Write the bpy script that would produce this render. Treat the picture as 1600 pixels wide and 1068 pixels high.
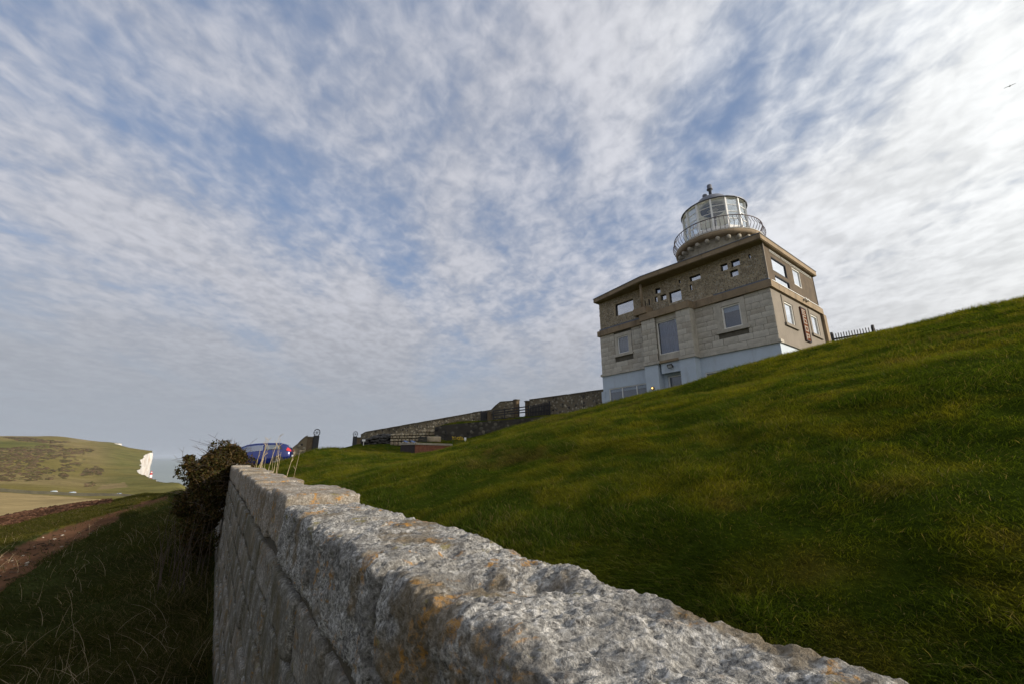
import bpy, math, random
import numpy as np
from mathutils import Vector, Matrix

random.seed(7)
RNG = np.random.default_rng(11)
SC = bpy.context.scene
COL = SC.collection
for o in list(bpy.data.objects):
    bpy.data.objects.remove(o, do_unlink=True)

# ------------------------------------------------------------------ camera
F_PX = 644.0                       # focal length in pixels of a 1600 px wide frame
PITCH = math.radians(15.53)
cam_d = bpy.data.cameras.new('camera')
cam_d.sensor_width = 36.0
cam_d.lens = 36.0 * F_PX / 1600.0
cam_d.clip_start = 0.05
cam_d.clip_end = 90000.0
cam = bpy.data.objects.new('camera', cam_d)
COL.objects.link(cam)
cam.location = (0, 0, 0)
cam.rotation_euler = (math.radians(90) + PITCH, 0, 0)
SC.camera = cam

# ------------------------------------------------------------------ sun, sky, exposure
SUN_AZ = math.radians(108.0)        # to the right of the view direction
SUN_EL = math.radians(19.5)
SUN_DIR = Vector((math.sin(SUN_AZ) * math.cos(SUN_EL), math.cos(SUN_AZ) * math.cos(SUN_EL), math.sin(SUN_EL)))
sun_d = bpy.data.lights.new('sun', 'SUN')
sun_d.energy = 4.0
sun_d.angle = math.radians(0.6)
sun_d.color = (1.0, 0.90, 0.76)
sun = bpy.data.objects.new('sun', sun_d)
COL.objects.link(sun)
sun.rotation_euler = (-SUN_DIR).to_track_quat('-Z', 'Y').to_euler()

SC.view_settings.view_transform = 'Standard'
SC.view_settings.look = 'None'
SC.view_settings.gamma = 1.0
SC.view_settings.use_curve_mapping = False
SC.view_settings.exposure = 0.30
SC.cycles.use_denoising = True
SC.cycles.max_bounces = 8
SC.cycles.transparent_max_bounces = 16
SC.cycles.volume_bounces = 0


class G:
    """small helper for node trees"""
    def __init__(self, tree):
        self.t = tree

    def n(self, kind, **kw):
        nd = self.t.nodes.new(kind)
        for k, v in kw.items():
            setattr(nd, k, v)
        return nd

    def link(self, a, b):
        self.t.links.new(a, b)

    def put(self, sock, v):
        if hasattr(v, 'links') or hasattr(v, 'is_output'):
            self.link(v, sock)
        else:
            sock.default_value = v

    def math(self, op, a, b=None, c=None, clamp=False):
        nd = self.n('ShaderNodeMath', operation=op, use_clamp=clamp)
        for i, v in enumerate((a, b, c)):
            if v is not None:
                self.put(nd.inputs[i], v)
        return nd.outputs[0]

    def vmath(self, op, a, b=None):
        nd = self.n('ShaderNodeVectorMath', operation=op)
        self.put(nd.inputs[0], a)
        if b is not None:
            self.put(nd.inputs[1], b)
        return nd.outputs['Value'] if op in ('DOT_PRODUCT', 'LENGTH') else nd.outputs[0]

    def rng(self, v, a, b, c=0.0, d=1.0, smooth=True):
        nd = self.n('ShaderNodeMapRange', interpolation_type='SMOOTHSTEP' if smooth else 'LINEAR')
        self.put(nd.inputs[0], v)
        for i, x in enumerate((a, b, c, d)):
            self.put(nd.inputs[i + 1], x)
        return nd.outputs[0]

    def mix(self, f, a, b, blend='MIX'):
        nd = self.n('ShaderNodeMix', data_type='RGBA', blend_type=blend)
        self.put(nd.inputs[0], f)
        for i, v in ((6, a), (7, b)):
            if isinstance(v, tuple) and len(v) == 3:
                v = (*v, 1)
            self.put(nd.inputs[i], v)
        return nd.outputs[2]

    def noise(self, vec, scale, detail=4.0, rough=0.55, distort=0.0, out=0):
        nd = self.n('ShaderNodeTexNoise')
        if vec is not None:
            self.put(nd.inputs['Vector'], vec)
        nd.inputs['Scale'].default_value = scale
        nd.inputs['Detail'].default_value = detail
        nd.inputs['Roughness'].default_value = rough
        nd.inputs['Distortion'].default_value = distort
        return nd.outputs[out]

    def voro(self, vec, scale, feature='F1', out='Distance', rnd=1.0):
        nd = self.n('ShaderNodeTexVoronoi', feature=feature)
        if vec is not None:
            self.put(nd.inputs['Vector'], vec)
        nd.inputs['Scale'].default_value = scale
        nd.inputs['Randomness'].default_value = rnd
        return nd.outputs[out]

    def mapping(self, vec, loc=(0, 0, 0), rot=(0, 0, 0), scale=(1, 1, 1)):
        nd = self.n('ShaderNodeMapping')
        self.put(nd.inputs[0], vec)
        nd.inputs[1].default_value = loc
        nd.inputs[2].default_value = rot
        nd.inputs[3].default_value = scale
        return nd.outputs[0]


world = bpy.data.worlds.new('World')
SC.world = world
world.use_nodes = True
g = G(world.node_tree)
for nd in list(world.node_tree.nodes):
    world.node_tree.nodes.remove(nd)
w_out = g.n('ShaderNodeOutputWorld')
w_bg = g.n('ShaderNodeBackground')
w_bg.inputs['Strength'].default_value = 0.10
sky = g.n('ShaderNodeTexSky', sky_type='NISHITA')
sky.sun_disc = False
sky.sun_elevation = SUN_EL
sky.sun_rotation = SUN_AZ
sky.altitude = 100
sky.air_density = 1.0
sky.dust_density = 0.6
sky.ozone_density = 2.0
tc = g.n('ShaderNodeTexCoord')
dvec = tc.outputs['Generated']
sep = g.n('ShaderNodeSeparateXYZ')
g.link(dvec, sep.inputs[0])
zup = g.math('MAXIMUM', sep.outputs[2], 0.0)
zden = g.math('ADD', zup, 0.15)
comb = g.n('ShaderNodeCombineXYZ')
g.link(g.math('DIVIDE', sep.outputs[0], zden), comb.inputs[0])
g.link(g.math('DIVIDE', sep.outputs[1], zden), comb.inputs[1])
plane = comb.outputs[0]                                   # a flat cloud layer seen from below
big = g.noise(g.mapping(plane, loc=(3.1, 1.7, 0), rot=(0, 0, math.radians(8)), scale=(1.5, 0.60, 1)), 1.05, 5.0, 0.52, 0.5)
mid = g.noise(g.mapping(plane, loc=(1.3, 7.7, 0), rot=(0, 0, math.radians(-25)), scale=(1.0, 0.85, 1)), 5.2, 4.0, 0.5, 0.4)
fine = g.noise(g.mapping(plane, loc=(5.3, 2.7, 0), rot=(0, 0, math.radians(35)), scale=(1.0, 0.8, 1)), 19.0, 5.0, 0.55, 0.3)
dens = g.math('ADD', g.math('MULTIPLY', big, 0.64), g.math('ADD', g.math('ADD', 0.5 * 0.36, g.math('MULTIPLY', g.math('SUBTRACT', mid, 0.5), g.rng(zup, 0.05, 0.40, 0.12, 0.38))), g.math('MULTIPLY', fine, g.rng(zup, 0.08, 0.42, 0.04, 0.28))))
elev_bias = g.rng(zup, 0.04, 0.62, 0.36, 0.06)
sund = g.vmath('DOT_PRODUCT', dvec, tuple(SUN_DIR))
sun_near = g.rng(sund, -0.1, 0.75)
cover = g.rng(g.math('ADD', g.math('ADD', dens, elev_bias), g.math('MULTIPLY', sun_near, 0.16)), 0.555, 0.90)
glow = g.math('POWER', g.rng(sund, -0.25, 1.0, 0.0, 1.0, False), 2.2)
# cloud brightness: thin bright edges, greyer towards the hazy horizon, brightest round the sun
shade = g.rng(g.math('ADD', g.math('MULTIPLY', mid, 0.5), g.math('MULTIPLY', fine, 0.5)), 0.34, 0.66, 0.84, 1.12)
lum = g.math('MULTIPLY', g.math('ADD', g.math('ADD', 4.5, g.math('MULTIPLY', glow, 6.0)), g.math('MULTIPLY', sun_near, 0.7)), shade)
lowdim = g.rng(zup, 0.0, 0.42, 0.70, 1.0)
lum = g.math('MULTIPLY', lum, lowdim)
cc = g.n('ShaderNodeCombineColor')
g.link(g.math('MULTIPLY', lum, 0.985), cc.inputs[0])
g.link(g.math('MULTIPLY', lum, 0.995), cc.inputs[1])
g.link(g.math('MULTIPLY', lum, g.rng(sund, 0.0, 0.8, 1.08, 0.975)), cc.inputs[2])
blue = g.mix(0.60, sky.outputs[0], (2.15, 2.90, 4.5), 'MIX')
skycol = g.mix(g.math('MULTIPLY', cover, 0.93), blue, cc.outputs[0])
hz = g.rng(zup, 0.0, 0.34, 0.92, 0.0)
skycol = g.mix(hz, skycol, g.mix(sun_near, (3.0, 3.28, 3.75), (7.6, 7.45, 7.2)))
g.link(skycol, w_bg.inputs[0])
g.link(w_bg.outputs[0], w_out.inputs[0])

# ------------------------------------------------------------------ picture geometry -> places
CP, SP = math.cos(PITCH), math.sin(PITCH)


def ray(px, py):
    xc = (px - 800) / F_PX
    yc = (534 - py) / F_PX
    return np.array([xc, CP - yc * SP, SP + yc * CP])


def at_r(px, py, r):
    """the point in that direction at ground distance r"""
    v = ray(px, py)
    return v * (r / math.hypot(v[0], v[1]))


def tan_el(px, py):
    v = ray(px, py)
    return v[2] / math.hypot(v[0], v[1])


def az_of(px, py=713):
    v = ray(px, py)
    return math.atan2(v[0], v[1])


def project(P):
    P = np.asarray(P, float)
    f = P[..., 1] * CP + P[..., 2] * SP
    f = np.where(f < 1e-3, 1e-3, f)
    return 800 + F_PX * P[..., 0] / f, 534 - F_PX * (-P[..., 1] * SP + P[..., 2] * CP) / f


# ------------------------------------------------------------------ noise in numpy
def _hash(ix, iy, iz, seed):
    h = (ix.astype(np.int64) * 374761393 + iy.astype(np.int64) * 668265263 + iz.astype(np.int64) * 2147483647 + seed * 974711) & 0xFFFFFFFF
    h = ((h ^ (h >> 13)) * 1274126177) & 0xFFFFFFFF
    h = (h ^ (h >> 16)) & 0xFFFFFFFF
    return h.astype(np.float64) / 4294967295.0


def vnoise(p, seed=0):
    p = np.asarray(p, float)
    i = np.floor(p)
    f = p - i
    u = f * f * f * (f * (f * 6 - 15) + 10)
    x, y, z = i[:, 0], i[:, 1], i[:, 2]
    r = 0
    for dx in (0, 1):
        for dy in (0, 1):
            for dz in (0, 1):
                wgt = (u[:, 0] if dx else 1 - u[:, 0]) * (u[:, 1] if dy else 1 - u[:, 1]) * (u[:, 2] if dz else 1 - u[:, 2])
                r = r + wgt * _hash(x + dx, y + dy, z + dz, seed)
    return r * 2 - 1


def fbm(p, octaves=4, gain=0.5, lac=2.03, seed=0):
    a, s, r = 1.0, 0.0, 0
    p = np.asarray(p, float)
    for k in range(octaves):
        r = r + a * vnoise(p, seed + k * 17)
        s += a
        a *= gain
        p = p * lac + 11.3
    return r / s


def fbm2(x, y, sc, octaves=4, seed=0, gain=0.5):
    return fbm(np.stack([np.ravel(x) * sc, np.ravel(y) * sc, np.full(np.size(x), seed * 3.7)], 1), octaves, gain, 2.03, seed).reshape(np.shape(x))


# ------------------------------------------------------------------ mesh helpers
def raw_mesh(name, V, F):
    """V (n,3), F list or (m,k) array"""
    me = bpy.data.meshes.new(name)
    V = np.ascontiguousarray(V, dtype=np.float32)
    if isinstance(F, np.ndarray):
        m, k = F.shape
        me.vertices.add(len(V))
        me.vertices.foreach_set('co', V.ravel())
        me.loops.add(m * k)
        me.loops.foreach_set('vertex_index', np.ascontiguousarray(F, dtype=np.int32).ravel())
        me.polygons.add(m)
        me.polygons.foreach_set('loop_start', np.arange(0, m * k, k, dtype=np.int32))
        me.polygons.foreach_set('loop_total', np.full(m, k, dtype=np.int32))
        me.update(calc_edges=True)
        me.validate()
    else:
        me.from_pydata([tuple(map(float, v)) for v in V], [], F)
        me.update()
    return me


def obj(name, me, mat=None, parent=None, smooth=False, loc=None):
    o = bpy.data.objects.new(name, me)
    COL.objects.link(o)
    if mat is not None and me is not None and not me.materials:
        me.materials.append(mat)
    if smooth and me is not None:
        me.polygons.foreach_set('use_smooth', np.ones(len(me.polygons), dtype=bool))
    if parent is not None:
        o.parent = parent
    if loc is not None:
        o.location = loc
    return o


def tag(o, label=None, cat=None, group=None, kind=None):
    if label:
        o['label'] = label
    if cat:
        o['category'] = cat
    if group:
        o['group'] = group
    if kind:
        o['kind'] = kind
    return o


def thing(name, loc, rz=0.0, label=None, cat=None, group=None):
    o = bpy.data.objects.new(name, None)
    o.empty_display_size = 0.2
    COL.objects.link(o)
    o.location = loc
    o.rotation_euler = (0, 0, rz)
    return tag(o, label, cat, group)


class MB:
    """collects shapes for one mesh"""
    def __init__(self):
        self.v, self.f = [], []

    def add(self, vs, fs):
        b = len(self.v)
        self.v += [tuple(map(float, q)) for q in vs]
        self.f += [[i + b for i in fc] for fc in fs]
        return self

    def box(self, x0, x1, y0, y1, z0, z1):
        v = [(x0, y0, z0), (x1, y0, z0), (x1, y1, z0), (x0, y1, z0), (x0, y0, z1), (x1, y0, z1), (x1, y1, z1), (x0, y1, z1)]
        f = [[0, 3, 2, 1], [4, 5, 6, 7], [0, 1, 5, 4], [1, 2, 6, 5], [2, 3, 7, 6], [3, 0, 4, 7]]
        return self.add(v, f)

    def prism(self, poly, z0, z1):
        n = len(poly)
        v = [(*p, z0) for p in poly] + [(*p, z1) for p in poly]
        f = [list(range(n))[::-1], list(range(n, 2 * n))]
        f += [[i, (i + 1) % n, n + (i + 1) % n, n + i] for i in range(n)]
        return self.add(v, f)

    def lathe(self, prof, seg=32, c=(0, 0), cap=True):
        n = len(prof)
        v = []
        for r, z in prof:
            for k in range(seg):
                a = 2 * math.pi * k / seg
                v.append((c[0] + r * math.cos(a), c[1] + r * math.sin(a), z))
        f = []
        for i in range(n - 1):
            for k in range(seg):
                k2 = (k + 1) % seg
                f.append([i * seg + k, i * seg + k2, (i + 1) * seg + k2, (i + 1) * seg + k])
        if cap:
            f.append(list(range(seg))[::-1])
            f.append([(n - 1) * seg + k for k in range(seg)])
        return self.add(v, f)

    def tube(self, pts, r, seg=6, r1=None):
        pts = [Vector(p) for p in pts]
        n = len(pts)
        v, f = [], []
        for i, p in enumerate(pts):
            t = (pts[min(i + 1, n - 1)] - pts[max(i - 1, 0)])
            if t.length < 1e-9:
                t = Vector((0, 0, 1))
            t.normalize()
            a = t.orthogonal().normalized() if abs(t.z) > 0.95 else t.cross(Vector((0, 0, 1))).normalized()
            b = t.cross(a)
            rr = r if r1 is None else r + (r1 - r) * i / max(1, n - 1)
            for k in range(seg):
                q = 2 * math.pi * k / seg
                v.append(p + a * (rr * math.cos(q)) + b * (rr * math.sin(q)))
        for i in range(n - 1):
            for k in range(seg):
                k2 = (k + 1) % seg
                f.append([i * seg + k, i * seg + k2, (i + 1) * seg + k2, (i + 1) * seg + k])
        f.append(list(range(seg))[::-1])
        f.append([(n - 1) * seg + k for k in range(seg)])
        return self.add(v, f)

    def build(self, name, mat=None, parent=None, smooth=False, loc=None):
        return obj(name, raw_mesh(name, np.array(self.v), self.f), mat, parent, smooth, loc)

    def mesh(self, name):
        return raw_mesh(name, np.array(self.v), self.f)


def set_attr(me, name, cols):
    a = me.color_attributes.new(name, 'FLOAT_COLOR', 'POINT')
    c = np.ones((len(me.vertices), 4), dtype=np.float32)
    c[:, :3] = cols
    a.data.foreach_set('color', c.ravel())


# ------------------------------------------------------------------ materials
def new_mat(name):
    m = bpy.data.materials.new(name)
    m.use_nodes = True
    gg = G(m.node_tree)
    b = m.node_tree.nodes['Principled BSDF']
    return m, gg, b


def plain(name, col, rough=0.8, var=0.15, scale=3.0, metal=0.0, bump=0.0, bscale=30.0, spec=0.5, coord='Object', stain=None):
    """a surface of one colour with uneven tone, stains and fine relief"""
    m, g, b = new_mat(name)
    tcn = g.n('ShaderNodeTexCoord').outputs[coord]
    n1 = g.noise(tcn, scale, 5.0, 0.6)
    n2 = g.noise(tcn, scale * 9, 3.0, 0.6)
    f = g.math('ADD', g.math('MULTIPLY', n1, 0.7), g.math('MULTIPLY', n2, 0.3))
    dark = tuple(c * (1 - var) for c in col)
    lite = tuple(min(1, c * (1 + var)) for c in col)
    c = g.mix(g.rng(f, 0.35, 0.65), dark, lite)
    if stain:
        c = g.mix(g.math('MULTIPLY', g.rng(g.noise(g.mapping(tcn, scale=(2.5, 2.5, 0.5)), scale * 0.8, 5.0, 0.65), 0.52, 0.72), stain[1]), c, stain[0])
    g.link(c, b.inputs['Base Color'])
    b.inputs['Roughness'].default_value = rough
    b.inputs['Metallic'].default_value = metal
    b.inputs['Specular IOR Level'].default_value = spec
    if bump:
        bn = g.n('ShaderNodeBump')
        bn.inputs['Strength'].default_value = 1.0
        bn.inputs['Distance'].default_value = bump
        g.link(g.noise(tcn, bscale, 6.0, 0.65), bn.inputs['Height'])
        g.link(bn.outputs[0], b.inputs['Normal'])
    return m


M = {}
M['blue_render'] = plain('blue_render', (0.49, 0.555, 0.62), 0.75, 0.05, 1.2, bump=0.004, bscale=40, stain=((0.36, 0.38, 0.40), 0.4))
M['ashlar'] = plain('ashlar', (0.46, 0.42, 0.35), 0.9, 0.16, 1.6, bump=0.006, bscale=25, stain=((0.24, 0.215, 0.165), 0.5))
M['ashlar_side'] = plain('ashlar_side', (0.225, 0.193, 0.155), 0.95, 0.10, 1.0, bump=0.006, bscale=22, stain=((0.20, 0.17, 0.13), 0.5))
M['joint'] = plain('joint', (0.10, 0.088, 0.065), 0.95, 0.25, 3.0)
M['concrete_brown'] = plain('concrete_brown', (0.27, 0.20, 0.125), 0.92, 0.16, 1.4, bump=0.006, bscale=25, stain=((0.09, 0.065, 0.04), 0.6))
M['soffit'] = plain('soffit', (0.25, 0.19, 0.115), 0.95, 0.15, 1.5, stain=((0.08, 0.06, 0.035), 0.5))
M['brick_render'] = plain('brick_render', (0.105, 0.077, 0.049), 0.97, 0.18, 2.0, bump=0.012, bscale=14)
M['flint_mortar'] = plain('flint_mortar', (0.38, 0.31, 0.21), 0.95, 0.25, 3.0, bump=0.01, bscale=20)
M['lead'] = plain('lead', (0.10, 0.115, 0.145), 0.5, 0.15, 3.0)
M['terracotta'] = plain('terracotta', (0.26, 0.10, 0.06), 0.8, 0.2, 3.0)
M['white_paint'] = plain('white_paint', (0.82, 0.81, 0.78), 0.45, 0.05, 2.0)
M['cream_paint'] = plain('cream_paint', (0.76, 0.73, 0.66), 0.5, 0.06, 2.0)
M['dark_frame'] = plain('dark_frame', (0.018, 0.02, 0.025), 0.7, 0.15, 3.0, spec=0.2)
M['black_metal'] = plain('black_metal', (0.02, 0.02, 0.022), 0.5, 0.2, 4.0)
M['iron_rail'] = plain('iron_rail', (0.10, 0.075, 0.085), 0.55, 0.2, 4.0)
M['roof_metal'] = plain('roof_metal', (0.12, 0.125, 0.15), 0.45, 0.15, 2.0)
M['room'] = plain('room', (0.16, 0.145, 0.18), 0.9, 0.12, 0.9)
M['blind'] = plain('blind', (0.55, 0.57, 0.60), 0.85, 0.05, 2.0)
M['curtain'] = plain('curtain', (0.26, 0.235, 0.29), 0.9, 0.12, 4.0)
M['tower_stone'] = plain('tower_stone', (0.36, 0.32, 0.25), 0.9, 0.2, 2.2, bump=0.02, bscale=8, stain=((0.17, 0.12, 0.07), 0.5))
M['fence_wood'] = plain('fence_wood', (0.028, 0.026, 0.028), 0.8, 0.25, 4.0, bump=0.003)
M['sign_wood'] = plain('sign_wood', (0.13, 0.045, 0.02), 0.95, 0.2, 6.0, spec=0.05)
M['sign_pale'] = plain('sign_pale', (0.34, 0.29, 0.24), 0.95, 0.1, 6.0, spec=0.05)
M['tyre'] = plain('tyre', (0.012, 0.012, 0.013), 0.85, 0.2, 6.0)
M['rim'] = plain('rim', (0.35, 0.35, 0.37), 0.35, 0.1, 5.0, metal=0.8)
M['trim'] = plain('trim', (0.015, 0.015, 0.017), 0.55, 0.2, 5.0)
M['red_brick'] = plain('red_brick', (0.23, 0.085, 0.05), 0.9, 0.2, 6.0, bump=0.006)
M['shaded_brick'] = plain('shaded_brick', (0.05, 0.035, 0.03), 0.9, 0.25, 6.0, bump=0.006)  # brick with the shade of the planter's left side put into its colour
M['slab'] = plain('slab', (0.36, 0.31, 0.24), 0.9, 0.15, 4.0, bump=0.005)
M['blue_sheet'] = plain('blue_sheet', (0.07, 0.12, 0.26), 0.6, 0.15, 4.0)
M['pale_block'] = plain('pale_block', (0.36, 0.29, 0.19), 0.95, 0.22, 2.5, bump=0.015, bscale=9)
M['dark_stone'] = plain('dark_stone', (0.05, 0.046, 0.042), 0.95, 0.4, 3.0, bump=0.03, bscale=6)
M['pier_brick'] = plain('pier_brick', (0.115, 0.08, 0.045), 0.95, 0.25, 4.0, bump=0.015, bscale=14)
M['bark'] = plain('bark', (0.07, 0.05, 0.035), 0.95, 0.3, 8.0)
M['straw'] = plain('straw', (0.42, 0.33, 0.20), 0.9, 0.25, 3.0)
M['feather'] = plain('feather', (0.35, 0.35, 0.36), 0.8, 0.2, 4.0)
M['cloth_dark'] = plain('cloth_dark', (0.03, 0.03, 0.04), 0.9, 0.3, 4.0)


def flint_mat(name='flint'):
    m, g, b = new_mat(name)
    tcn = g.n('ShaderNodeTexCoord').outputs['Object']
    v = g.voro(tcn, 12.0, out='Color')
    s = g.n('ShaderNodeSeparateColor')
    g.link(v, s.inputs[0])
    c = g.mix(g.rng(s.outputs[0], 0.25, 0.75), (0.13, 0.12, 0.095), (0.46, 0.40, 0.31))
    c = g.mix(g.rng(s.outputs[1], 0.82, 0.92), c, (0.50, 0.48, 0.43))
    c = g.mix(g.rng(s.outputs[2], 0.6, 0.9, 0, 0.7), c, (0.19, 0.14, 0.085))
    g.link(c, b.inputs['Base Color'])
    b.inputs['Roughness'].default_value = 0.7
    return m


M['flint'] = flint_mat()


def flint_wall_mat(name, base, light, dark, sc=6.0):
    m, g, b = new_mat(name)
    tcn = g.n('ShaderNodeTexCoord').outputs['Object']
    d = g.voro(tcn, sc)
    v = g.voro(tcn, sc, out='Color')
    s = g.n('ShaderNodeSeparateColor')
    g.link(v, s.inputs[0])
    c = g.mix(s.outputs[0], dark, light)
    c = g.mix(g.rng(s.outputs[1], 0.85, 0.93), c, tuple(x * 1.3 for x in light))
    c = g.mix(g.rng(d, 0.38, 0.52), c, base)
    c = g.mix(g.rng(g.noise(tcn, 0.7, 4.0), 0.42, 0.66, 0.0, 0.65), c, tuple(x * 0.45 for x in base))
    g.link(c, b.inputs['Base Color'])
    b.inputs['Roughness'].default_value = 0.92
    bn = g.n('ShaderNodeBump', invert=True)
    bn.inputs['Distance'].default_value = 0.05
    g.link(g.rng(d, 0.1, 0.55), bn.inputs['Height'])
    g.link(bn.outputs[0], b.inputs['Normal'])
    return m


M['flint_wall'] = flint_wall_mat('flint_wall', (0.17, 0.135, 0.085), (0.36, 0.31, 0.22), (0.035, 0.03, 0.026), 4.0)
M['dark_flint_wall'] = flint_wall_mat('dark_flint_wall', (0.045, 0.038, 0.028), (0.13, 0.115, 0.085), (0.02, 0.018, 0.016), 2.6)


def glass_mat(name, refl, tint=(0.75, 0.8, 0.85), rough=0.02):
    """window glass: mirrors the sky and lets the room behind it show"""
    m, g, b = new_mat(name)
    m.node_tree.nodes.remove(b)
    out = m.node_tree.nodes['Material Output']
    gl = g.n('ShaderNodeBsdfGlossy')
    gl.inputs['Roughness'].default_value = rough
    gl.inputs['Color'].default_value = (0.95, 0.97, 1, 1)
    tr = g.n('ShaderNodeBsdfTransparent')
    tr.inputs['Color'].default_value = (*tint, 1)
    lw = g.n('ShaderNodeLayerWeight')
    lw.inputs['Blend'].default_value = 0.3
    tcn = g.n('ShaderNodeTexCoord').outputs['Object']
    bn = g.n('ShaderNodeBump')
    bn.inputs['Distance'].default_value = 0.0015
    g.link(g.noise(tcn, 1.7, 2.0), bn.inputs['Height'])
    g.link(bn.outputs[0], gl.inputs['Normal'])
    f = g.math('ADD', refl, g.math('MULTIPLY', lw.outputs['Fresnel'], 0.6), clamp=True)
    mx = g.n('ShaderNodeMixShader')
    g.link(f, mx.inputs[0])
    g.link(tr.outputs[0], mx.inputs[1])
    g.link(gl.outputs[0], mx.inputs[2])
    g.link(mx.outputs[0], out.inputs[0])
    return m


M['glass_sky'] = glass_mat('glass_sky', 0.36)
M['glass_side'] = glass_mat('glass_side', 0.72)
M['glass_room'] = glass_mat('glass_room', 0.06)
M['glass_lantern'] = glass_mat('glass_lantern', 0.05, (0.97, 0.985, 0.98))
M['glass_car'] = glass_mat('glass_car', 0.30, (0.62, 0.78, 0.76))


def granite_mat(name, tan=0.0, shade_stain=0.0):
    m, g, b = new_mat(name)
    tcn = g.n('ShaderNodeTexCoord').outputs['Object']
    gm = g.n('ShaderNodeNewGeometry')
    n_a = g.noise(tcn, 55.0, 6.0, 0.72, 0.3)
    n_b = g.noise(tcn, 150.0, 4.0, 0.7)
    n_c = g.noise(tcn, 6.0, 6.0, 0.65, 0.2)
    n_d = g.noise(tcn, 16.0, 6.0, 0.7, 0.5)
    vor = g.voro(tcn, 75.0)
    f = g.math('ADD', g.math('MULTIPLY', n_a, 0.52), g.math('ADD', g.math('MULTIPLY', n_b, 0.40), g.math('MULTIPLY', vor, 0.14)))
    cr = g.n('ShaderNodeValToRGB')
    e = cr.color_ramp.elements
    e[0].position, e[0].color = 0.37, (0.016, 0.015, 0.015, 1)
    e[1].position, e[1].color = 0.63, (0.66, 0.635, 0.59, 1)
    k = e.new(0.43)
    k.color = (0.085, 0.078, 0.070, 1)
    k = e.new(0.50)
    k.color = (0.235, 0.225, 0.205, 1)
    k = e.new(0.57)
    k.color = (0.42, 0.40, 0.36, 1)
    g.link(f, cr.inputs[0])
    c = cr.outputs[0]
    c = g.mix(g.rng(n_c, 0.40, 0.66, 0.0, 0.75), c, g.mix(n_a, (0.03, 0.028, 0.026), (0.20, 0.185, 0.16)))
    if tan:
        c = g.mix(g.rng(n_d, 0.30, 0.6, 0.45 * tan, tan), c, g.mix(n_a, (0.15, 0.105, 0.06), (0.40, 0.32, 0.22)))
    # brown soil and moss held in the hollows, pale and orange lichen growing in patches
    wp = gm.outputs['Position']
    ml = g.rng(g.noise(wp, 3.3, 5.0, 0.6, 0.4), 0.52, 0.63)
    c = g.mix(g.math('MULTIPLY', ml, 0.75), c, g.mix(n_a, (0.06, 0.045, 0.02), (0.24, 0.17, 0.085)))
    upw = g.n('ShaderNodeSeparateXYZ')
    g.link(gm.outputs['Normal'], upw.inputs[0])
    ol = g.math('MULTIPLY', g.rng(n_a, 0.40, 0.54), g.rng(g.noise(wp, 11.0, 5.0, 0.6, 0.6), 0.55, 0.63))
    ol = g.math('MULTIPLY', ol, g.rng(g.noise(wp, 2.6, 3.0), 0.42, 0.56))
    c = g.mix(g.math('MULTIPLY', ol, 0.9), c, g.mix(n_a, (0.20, 0.09, 0.012), (0.52, 0.27, 0.05)))
    yl = g.math('MULTIPLY', g.rng(g.noise(g.mapping(wp, loc=(4, 9, 2)), 8.0, 5.0, 0.6, 0.5), 0.62, 0.68), 0.65)
    c = g.mix(yl, c, g.mix(n_a, (0.10, 0.085, 0.01), (0.30, 0.25, 0.06)))
    if shade_stain:  # olive brown stain, with the outer face's shade put into its darkness
        al = g.rng(g.noise(g.mapping(wp, scale=(1, 1, 0.25)), 5.0, 5.0, 0.65, 0.3), 0.35, 0.65, 0.25, 1.0)
        c = g.mix(g.math('MULTIPLY', al, shade_stain), c, g.mix(n_a, (0.020, 0.018, 0.009), (0.16, 0.135, 0.070)))
    g.link(c, b.inputs['Base Color'])
    b.inputs['Roughness'].default_value = 0.85
    b.inputs['Specular IOR Level'].default_value = 0.4
    h = g.math('ADD', g.math('MULTIPLY', f, 1.0), g.math('MULTIPLY', n_d, 0.9))
    bn = g.n('ShaderNodeBump')
    bn.inputs['Strength'].default_value = 1.0
    bn.inputs['Distance'].default_value = 0.014
    g.link(h, bn.inputs['Height'])
    g.link(bn.outputs[0], b.inputs['Normal'])
    return m


M['granite'] = granite_mat('granite')
M['granite_tan'] = granite_mat('granite_tan', 0.5)
M['granite_face_pale'] = granite_mat('granite_face_pale', 0.2, 0.55)
M['granite_face'] = granite_mat('granite_face', 0.0, 1.0)
M['granite_face_tan'] = granite_mat('granite_face_tan', 0.5, 0.8)
M['mortar'] = plain('mortar', (0.055, 0.045, 0.028), 0.95, 0.4, 6.0, bump=0.01, bscale=30)


def blade_mat(name, transl=0.45, attr='col'):
    m, g, b = new_mat(name)
    m.node_tree.nodes.remove(b)
    out = m.node_tree.nodes['Material Output']
    a = g.n('ShaderNodeVertexColor', layer_name=attr)
    d = g.n('ShaderNodeBsdfDiffuse')
    t = g.n('ShaderNodeBsdfTranslucent')
    s = g.n('ShaderNodeBsdfGlossy')
    s.inputs['Roughness'].default_value = 0.45
    s.inputs['Color'].default_value = (0.8, 0.85, 0.7, 1)
    g.link(a.outputs[0], d.inputs[0])
    g.link(g.mix(1.0, a.outputs[0], (1.25, 1.2, 0.55), 'MULTIPLY'), t.inputs[0])
    mx = g.n('ShaderNodeMixShader')
    mx.inputs[0].default_value = transl
    g.link(d.outputs[0], mx.inputs[1])
    g.link(t.outputs[0], mx.inputs[2])
    m2 = g.n('ShaderNodeMixShader')
    m2.inputs[0].default_value = 0.005
    g.link(mx.outputs[0], m2.inputs[1])
    g.link(s.outputs[0], m2.inputs[2])
    g.link(m2.outputs[0], out.inputs[0])
    return m


M['blade'] = blade_mat('grass_blade', 0.5)
M['leaf'] = blade_mat('ivy_leaf', 0.25)


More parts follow.
